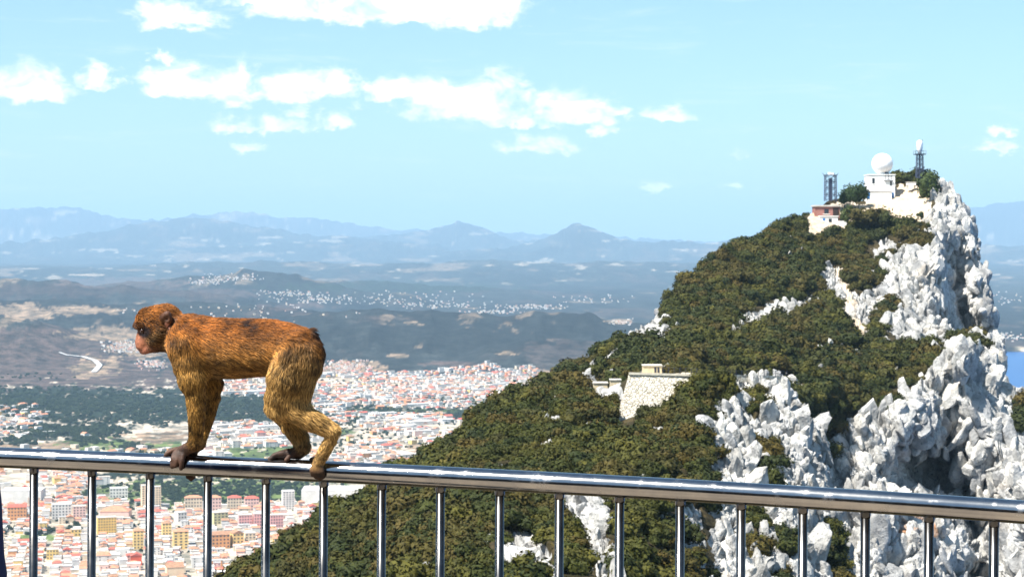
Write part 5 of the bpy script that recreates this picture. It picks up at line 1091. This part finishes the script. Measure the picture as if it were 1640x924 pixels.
# smooth a little
def relax(V, Fq, n):
    for _ in range(n):
        acc = np.zeros_like(V); cnt = np.zeros(len(V))
        for a, b in ((0, 1), (1, 2), (2, 3), (3, 0)):
            for s_, t_ in ((a, b), (b, a)): np.add.at(acc, Fq[:, s_], V[Fq[:, t_]]); np.add.at(cnt, Fq[:, s_], 1)
        V = V * .5 + .5 * acc / np.maximum(cnt, 1)[:, None]
    return V
BV = relax(BV, BF, 2)
def classify(Pn):                                    # nearest chains: fur length, colour class, fur direction
    n = len(Pn); D = np.stack([cone_d(Pn[:, 0], Pn[:, 1], Pn[:, 2], a, b, ra, rb) for a, b, ra, rb, _, _ in segs], 1)
    W = np.exp(-(D - D.min(1)[:, None]) / .004); W /= W.sum(1)[:, None]
    furl = W @ np.array([s_[4] for s_ in segs]); dirs = np.stack([(s_[1] - s_[0]) / (np.linalg.norm(s_[1] - s_[0]) + 1e-9) for s_ in segs])
    cl = sorted({s_[5] for s_ in segs}); CW = np.stack([W[:, [i for i, s_ in enumerate(segs) if s_[5] == c_]].sum(1) for c_ in cl], 1)
    return furl, W @ dirs, cl, CW
SKIN = {'body': (.30, .12, .025), 'belly': (.25, .16, .07), 'dark': (.014, .007, .004), 'head': (.24, .085, .014), 'brow': (.060, .024, .008), 'cheek': (.21, .11, .032), 'face': (.27, .105, .055), 'nose': (.10, .04, .028), 'lip': (.20, .08, .05), 'ear': (.05, .022, .012), 'arm': (.34, .18, .045), 'hand': (.055, .028, .018), 'leg': (.46, .29, .11)}
def coat(Pn, CW, cl, seed):
    base_ = CW @ np.array([SKIN[c_] for c_ in cl])
    up = sstep(Pn[:, 2], .17, .29)[:, None]; bodyw = (CW[:, cl.index('body')] + .6 * CW[:, cl.index('arm')] + .6 * CW[:, cl.index('leg')])[:, None]
    gold, rust = np.array([.43, .24, .062]), np.array([.28, .086, .010])
    c = base_ * (1 - .85 * bodyw) + .85 * bodyw * (gold * (1 - up) + rust * up)
    m_ = fbm(Pn[:, 0] * 55, Pn[:, 1] * 55, Pn[:, 2] * 70, 4, seed)[:, None]; big = fbm(Pn[:, 0] * 18, Pn[:, 1] * 18, Pn[:, 2] * 22, 3, seed + 5)[:, None]
    c = c * (1 + .95 * m_ + .65 * big)
    for sg in (-1, 1):                               # brow shadow painted dark round the eye, pink ear lobe
        e_ = np.linalg.norm((Pn - local((231, 531, sg * 17))) * np.array([1, .6, 1.25]), axis=1) * MS; c = c * (1 - .9 * (1 - sstep(e_, 8, 18)))[:, None]
        e_ = np.linalg.norm(Pn - local((268, 521, sg * 30)), axis=1) * MS; k_ = (1 - sstep(e_, 3, 6))[:, None]; c = c * (1 - k_) + k_ * np.array([.50, .22, .15])
    return np.clip(c, .006, .9)
furl, _, cl, CW = classify(BV)
bcol = coat(BV, CW, cl, 800); furry = sstep(furl, 2.5, 6)[:, None]
bcol = bcol * (1 - .75 * furry)                      # the underfur is darker than the coat
monkey = thing('macaque', mroot, 'rust and golden furred monkey walking left along the steel handrail', 'monkey')
def mat_skin(b, bs):
    a = attr_node(b, 'coat'); pos = b.n('ShaderNodeNewGeometry').outputs['Position']; n1 = b.noise(pos, 260, 4, .6)
    b.put(bs, 'Base Color', b.mix(b.ramp(n1, .3, .7), b.mix(1.0, a.outputs[0], (.7, .68, .66, 1), 'MULTIPLY'), b.mix(1.0, a.outputs[0], (1.2, 1.15, 1.1, 1), 'MULTIPLY'))); bump(b, bs, n1, .0012, .7)
body = np_mesh('body', BV, BF, material('monkey_skin', mat_skin, .6, 0, .3), monkey, smooth=True)
attr(body, 'coat', np.concatenate([bcol, np.ones((len(bcol), 1))], 1), 'FLOAT_COLOR')
# coat of hair
tri = np.concatenate([BF[:, [0, 1, 2]], BF[:, [0, 2, 3]]]); A0, B0, C0 = BV[tri[:, 0]], BV[tri[:, 1]], BV[tri[:, 2]]
fn_ = np.cross(B0 - A0, C0 - A0); ar = np.linalg.norm(fn_, axis=1); fn_ /= ar[:, None] + 1e-12
g = np.random.default_rng(4); NH = 120000
wgt = ar * sstep(furl[tri[:, 0]], 1.2, 4); pick = g.choice(len(tri), NH, p=wgt / wgt.sum()); r1, r2 = np.sqrt(g.uniform(0, 1, NH)), g.uniform(0, 1, NH)
root_ = A0[pick] * (1 - r1)[:, None] + B0[pick] * (r1 * (1 - r2))[:, None] + C0[pick] * (r1 * r2)[:, None]
vn = np.zeros_like(BV); np.add.at(vn, tri.ravel(), np.repeat(fn_ * ar[:, None], 3, 0)); vn /= np.linalg.norm(vn, axis=1)[:, None] + 1e-12
nrm = vn[tri[pick, 0]]
fl, fd, cl, CW = classify(root_)
fd = fd + np.array([0, 0, -.38]) * (CW[:, cl.index('body')] + CW[:, cl.index('belly')] + .5 * CW[:, cl.index('leg')])[:, None]
headw = CW[:, cl.index('head')] + CW[:, cl.index('brow')] + CW[:, cl.index('cheek')]
fd = fd * (1 - headw)[:, None] + headw[:, None] * np.array([.8, 0, -.35])
fd = fd + .35 * np.stack([fbm(root_[:, 0] * 40 + k * 31, root_[:, 1] * 40, root_[:, 2] * 40, 2, 820 + k) for k in range(3)], -1)
fd = fd - (fd * nrm).sum(1)[:, None] * nrm; fd /= np.linalg.norm(fd, axis=1)[:, None] + 1e-9
ln = fl / MS * g.uniform(.6, 1.35, NH) * 1.15
NPT = 4; tt = np.linspace(0, 1, NPT)
pos = root_[:, None, :] - nrm[:, None, :] * .0008 + ln[:, None, None] * (fd[:, None, :] * (tt ** 1.15 * .93)[None, :, None] + nrm[:, None, :] * ((.42 * tt - .20 * tt ** 2))[None, :, None]) + g.normal(0, .0006, (NH, NPT, 3)) * tt[None, :, None]
hc = bpy.data.hair_curves.new('fur'); hc.add_curves([NPT] * NH)
hc.points.foreach_set('position', pos.astype(np.float32).ravel())
ra_ = hc.attributes.get('radius') or hc.attributes.new('radius', 'FLOAT', 'POINT'); ra_.data.foreach_set('value', np.tile(np.array([.00042, .00038, .0003, .00006], np.float32), NH))
hcol = np.clip(coat(root_, CW, cl, 840) * g.uniform(.35, 1.6, (NH, 1)), .004, .9)
dk_ = g.uniform(0, 1, NH) < .24; hcol[dk_] *= .22
ca = hc.attributes.new('coat', 'FLOAT_COLOR', 'CURVE'); ca.data.foreach_set('color', np.concatenate([hcol, np.ones((NH, 1))], 1).astype(np.float32).ravel())
def mat_fur(b, bs): b.put(bs, 'Base Color', attr_node(b, 'coat').outputs[0])
hc.materials.append(material('monkey_fur', mat_fur, .55, 0, .25))
fo = bpy.data.objects.new('fur', hc); C.objects.link(fo); fo.parent = monkey
M_eye = material('eye', lambda b, bs: b.put(bs, 'Base Color', (.03, .012, .006, 1)), .12, 0, .5)
for sgn in (-1, 1):
    c_ = local((228.5, 530, sgn * 15.5)); me = bpy.data.meshes.new('eye'); bm = bmesh.new(); bmesh.ops.create_uvsphere(bm, u_segments=16, v_segments=10, radius=4.4 / MS); bm.to_mesh(me); bm.free(); me.materials.append(M_eye)
    for p in me.polygons: p.use_smooth = True
    e = bpy.data.objects.new('eye', me); C.objects.link(e); e.parent = monkey; e.location = c_

# ------------------------------------------------------------------ a bystander, nearly all out of frame at the left
PX, PY = -1.128, 3.2
person = thing('person', (PX, PY, zf), 'person in a navy top, only a sliver of arm showing at the left edge', 'person')
PC = [  # chains of (x, y, z, radius), blend, class
    ([(0, 0, .92, .125), (0, .005, 1.10, .115), (0, 0, 1.28, .125), (0, -.005, 1.38, .10)], .05, 'top'), ([(-.10, 0, .93, .10), (.10, 0, .93, .10)], .04, 'trousers'),
    ([(-.10, -.01, 1.30, .105), (.10, -.01, 1.30, .105)], .05, 'top'), ([(-.16, 0, 1.41, .055), (0, -.01, 1.44, .06), (.16, 0, 1.41, .055)], .04, 'top'),
    ([(0, -.01, 1.42, .058), (0, .005, 1.54, .052)], .02, 'skin'), ([(0, .0, 1.66, .082), (0, .025, 1.60, .068)], .03, 'skin'), ([(0, .055, 1.565, .045), (0, .06, 1.55, .035)], .025, 'skin'),
    ([(0, .086, 1.645, .011), (0, .105, 1.615, .014)], .008, 'skin'), ([(-.028, .092, 1.572, .008), (.028, .092, 1.572, .008)], .006, 'lips'), ([(-.083, -.005, 1.645, .018), (-.082, -.005, 1.62, .014)], .006, 'skin'), ([(.083, -.005, 1.645, .018), (.082, -.005, 1.62, .014)], .006, 'skin'),
    ([(0, -.03, 1.68, .092), (0, -.045, 1.62, .080)], .02, 'hair'), ([(0, .03, 1.735, .04), (0, -.02, 1.745, .05)], .03, 'hair')]
for sg in (-1, 1):
    PC += [([(.165 * sg, 0, 1.405, .058), (.195 * sg, -.01, 1.28, .050)], .03, 'top'), ([(.195 * sg, -.01, 1.28, .048), (.215 * sg, -.01, 1.13, .043), (.218 * sg, .03, 1.00, .036)], .02, 'top'), ([(.218 * sg, .03, 1.00, .032), (.205 * sg, .07, .90, .026)], .02, 'skin'), ([(.205 * sg, .075, .885, .024), (.203 * sg, .09, .83, .026)], .015, 'skin')]
    for k, (dy_, ln_) in enumerate(((.03, .062), (.012, .075), (-.006, .072), (-.024, .058))): PC.append(([(.204 * sg, .088 + dy_, .812, .0095), (.198 * sg, .092 + dy_, .812 - ln_ * .55, .009), (.184 * sg, .092 + dy_, .812 - ln_, .0075)], .006, 'skin'))
    PC += [([(.196 * sg, .10, .855, .011), (.186 * sg, .132, .825, .010), (.180 * sg, .142, .795, .0085)], .006, 'skin')]
    PC += [([(.095 * sg, 0, .90, .098), (.10 * sg, .005, .68, .078), (.105 * sg, .01, .48, .060), (.108 * sg, -.01, .30, .056), (.108 * sg, -.02, .10, .044)], .03, 'trousers'), ([(.108 * sg, -.03, .055, .045), (.112 * sg, .06, .042, .040), (.118 * sg, .15, .032, .030)], .02, 'shoe')]
plo, phi, ph_ = np.array([-.33, -.2, -.03]), np.array([.33, .26, 1.85]), .0085
pn = np.ceil((phi - plo) / ph_).astype(int) + 1; pg = [plo[k] + np.arange(pn[k]) * ph_ for k in range(3)]; pf = np.full(pn, .1)
psegs = []
for (L, kb, cc) in PC:
    L = [np.array(q_, float) for q_ in L]; al = np.array(L)[:, :3]; mg = max(q_[3] for q_ in L) + kb + .03
    i0 = np.maximum(((al.min(0) - mg - plo) / ph_).astype(int), 0); i1 = np.minimum(((al.max(0) + mg - plo) / ph_).astype(int) + 1, pn); sl3 = tuple(slice(a, b) for a, b in zip(i0, i1)); d = None
    X3, Y3, Z3 = pg[0][sl3[0]][:, None, None], pg[1][sl3[1]][None, :, None], pg[2][sl3[2]][None, None, :]
    for a, b in zip(L[:-1], L[1:]):
        e = cone_d(X3, Y3, Z3, a[:3], b[:3], a[3], b[3]); d = e if d is None else np.minimum(d, e); psegs.append((a, b, cc))
    old = pf[sl3]; t_ = np.clip(.5 + .5 * (old - d) / kb, 0, 1); pf[sl3] = old * (1 - t_) + d * t_ - kb * t_ * (1 - t_)
PV, PF = surface_nets(pf, plo, ph_); PV = relax(PV, PF, 1); PV[:, 2] = np.maximum(PV[:, 2], 0)
near_ = np.argmin(np.stack([cone_d(PV[:, 0], PV[:, 1], PV[:, 2], a[:3], b[:3], a[3], b[3]) for a, b, _ in psegs], 1), 1)
PCOL = {'top': (.012, .018, .06), 'trousers': (.05, .055, .07), 'skin': (.42, .23, .15), 'hair': (.04, .022, .012), 'lips': (.38, .14, .11), 'shoe': (.06, .05, .045)}
fig = np_mesh('body', PV, PF, material('person_colours', lambda b, bs: b.put(bs, 'Base Color', attr_node(b, 'coat').outputs[0]), .75, 0, .2), person, smooth=True)
attr(fig, 'coat', np.concatenate([np.array([PCOL[psegs[k][2]] for k in near_]), np.ones((len(PV), 1))], 1), 'FLOAT_COLOR')
for sg in (-1, 1):
    me = bpy.data.meshes.new('eye'); bm = bmesh.new(); bmesh.ops.create_uvsphere(bm, u_segments=12, v_segments=8, radius=.012); bm.to_mesh(me); bm.free(); me.materials.append(M_eye)
    e = bpy.data.objects.new('eye', me); C.objects.link(e); e.parent = person; e.location = (.032 * sg, .078, 1.648)

# ------------------------------------------------------------------ air
hz = MB().box(-66600, 66600, -3100, 66600, -6, 1900).build('haze', None)
hm = bpy.data.materials.new('haze'); hm.use_nodes = True; t = hm.node_tree; t.nodes.clear()
pv = t.nodes.new('ShaderNodeVolumePrincipled'); pv.inputs['Density'].default_value = 3.7e-5; pv.inputs['Color'].default_value = (.48, .74, 1, 1); pv.inputs['Anisotropy'].default_value = 0.0
oo = t.nodes.new('ShaderNodeOutputMaterial'); t.links.new(pv.outputs[0], oo.inputs['Volume']); hz.data.materials.append(hm)
tag(hz, 'pale blue haze lying over the plain and far mountains', 'haze', kind='stuff')
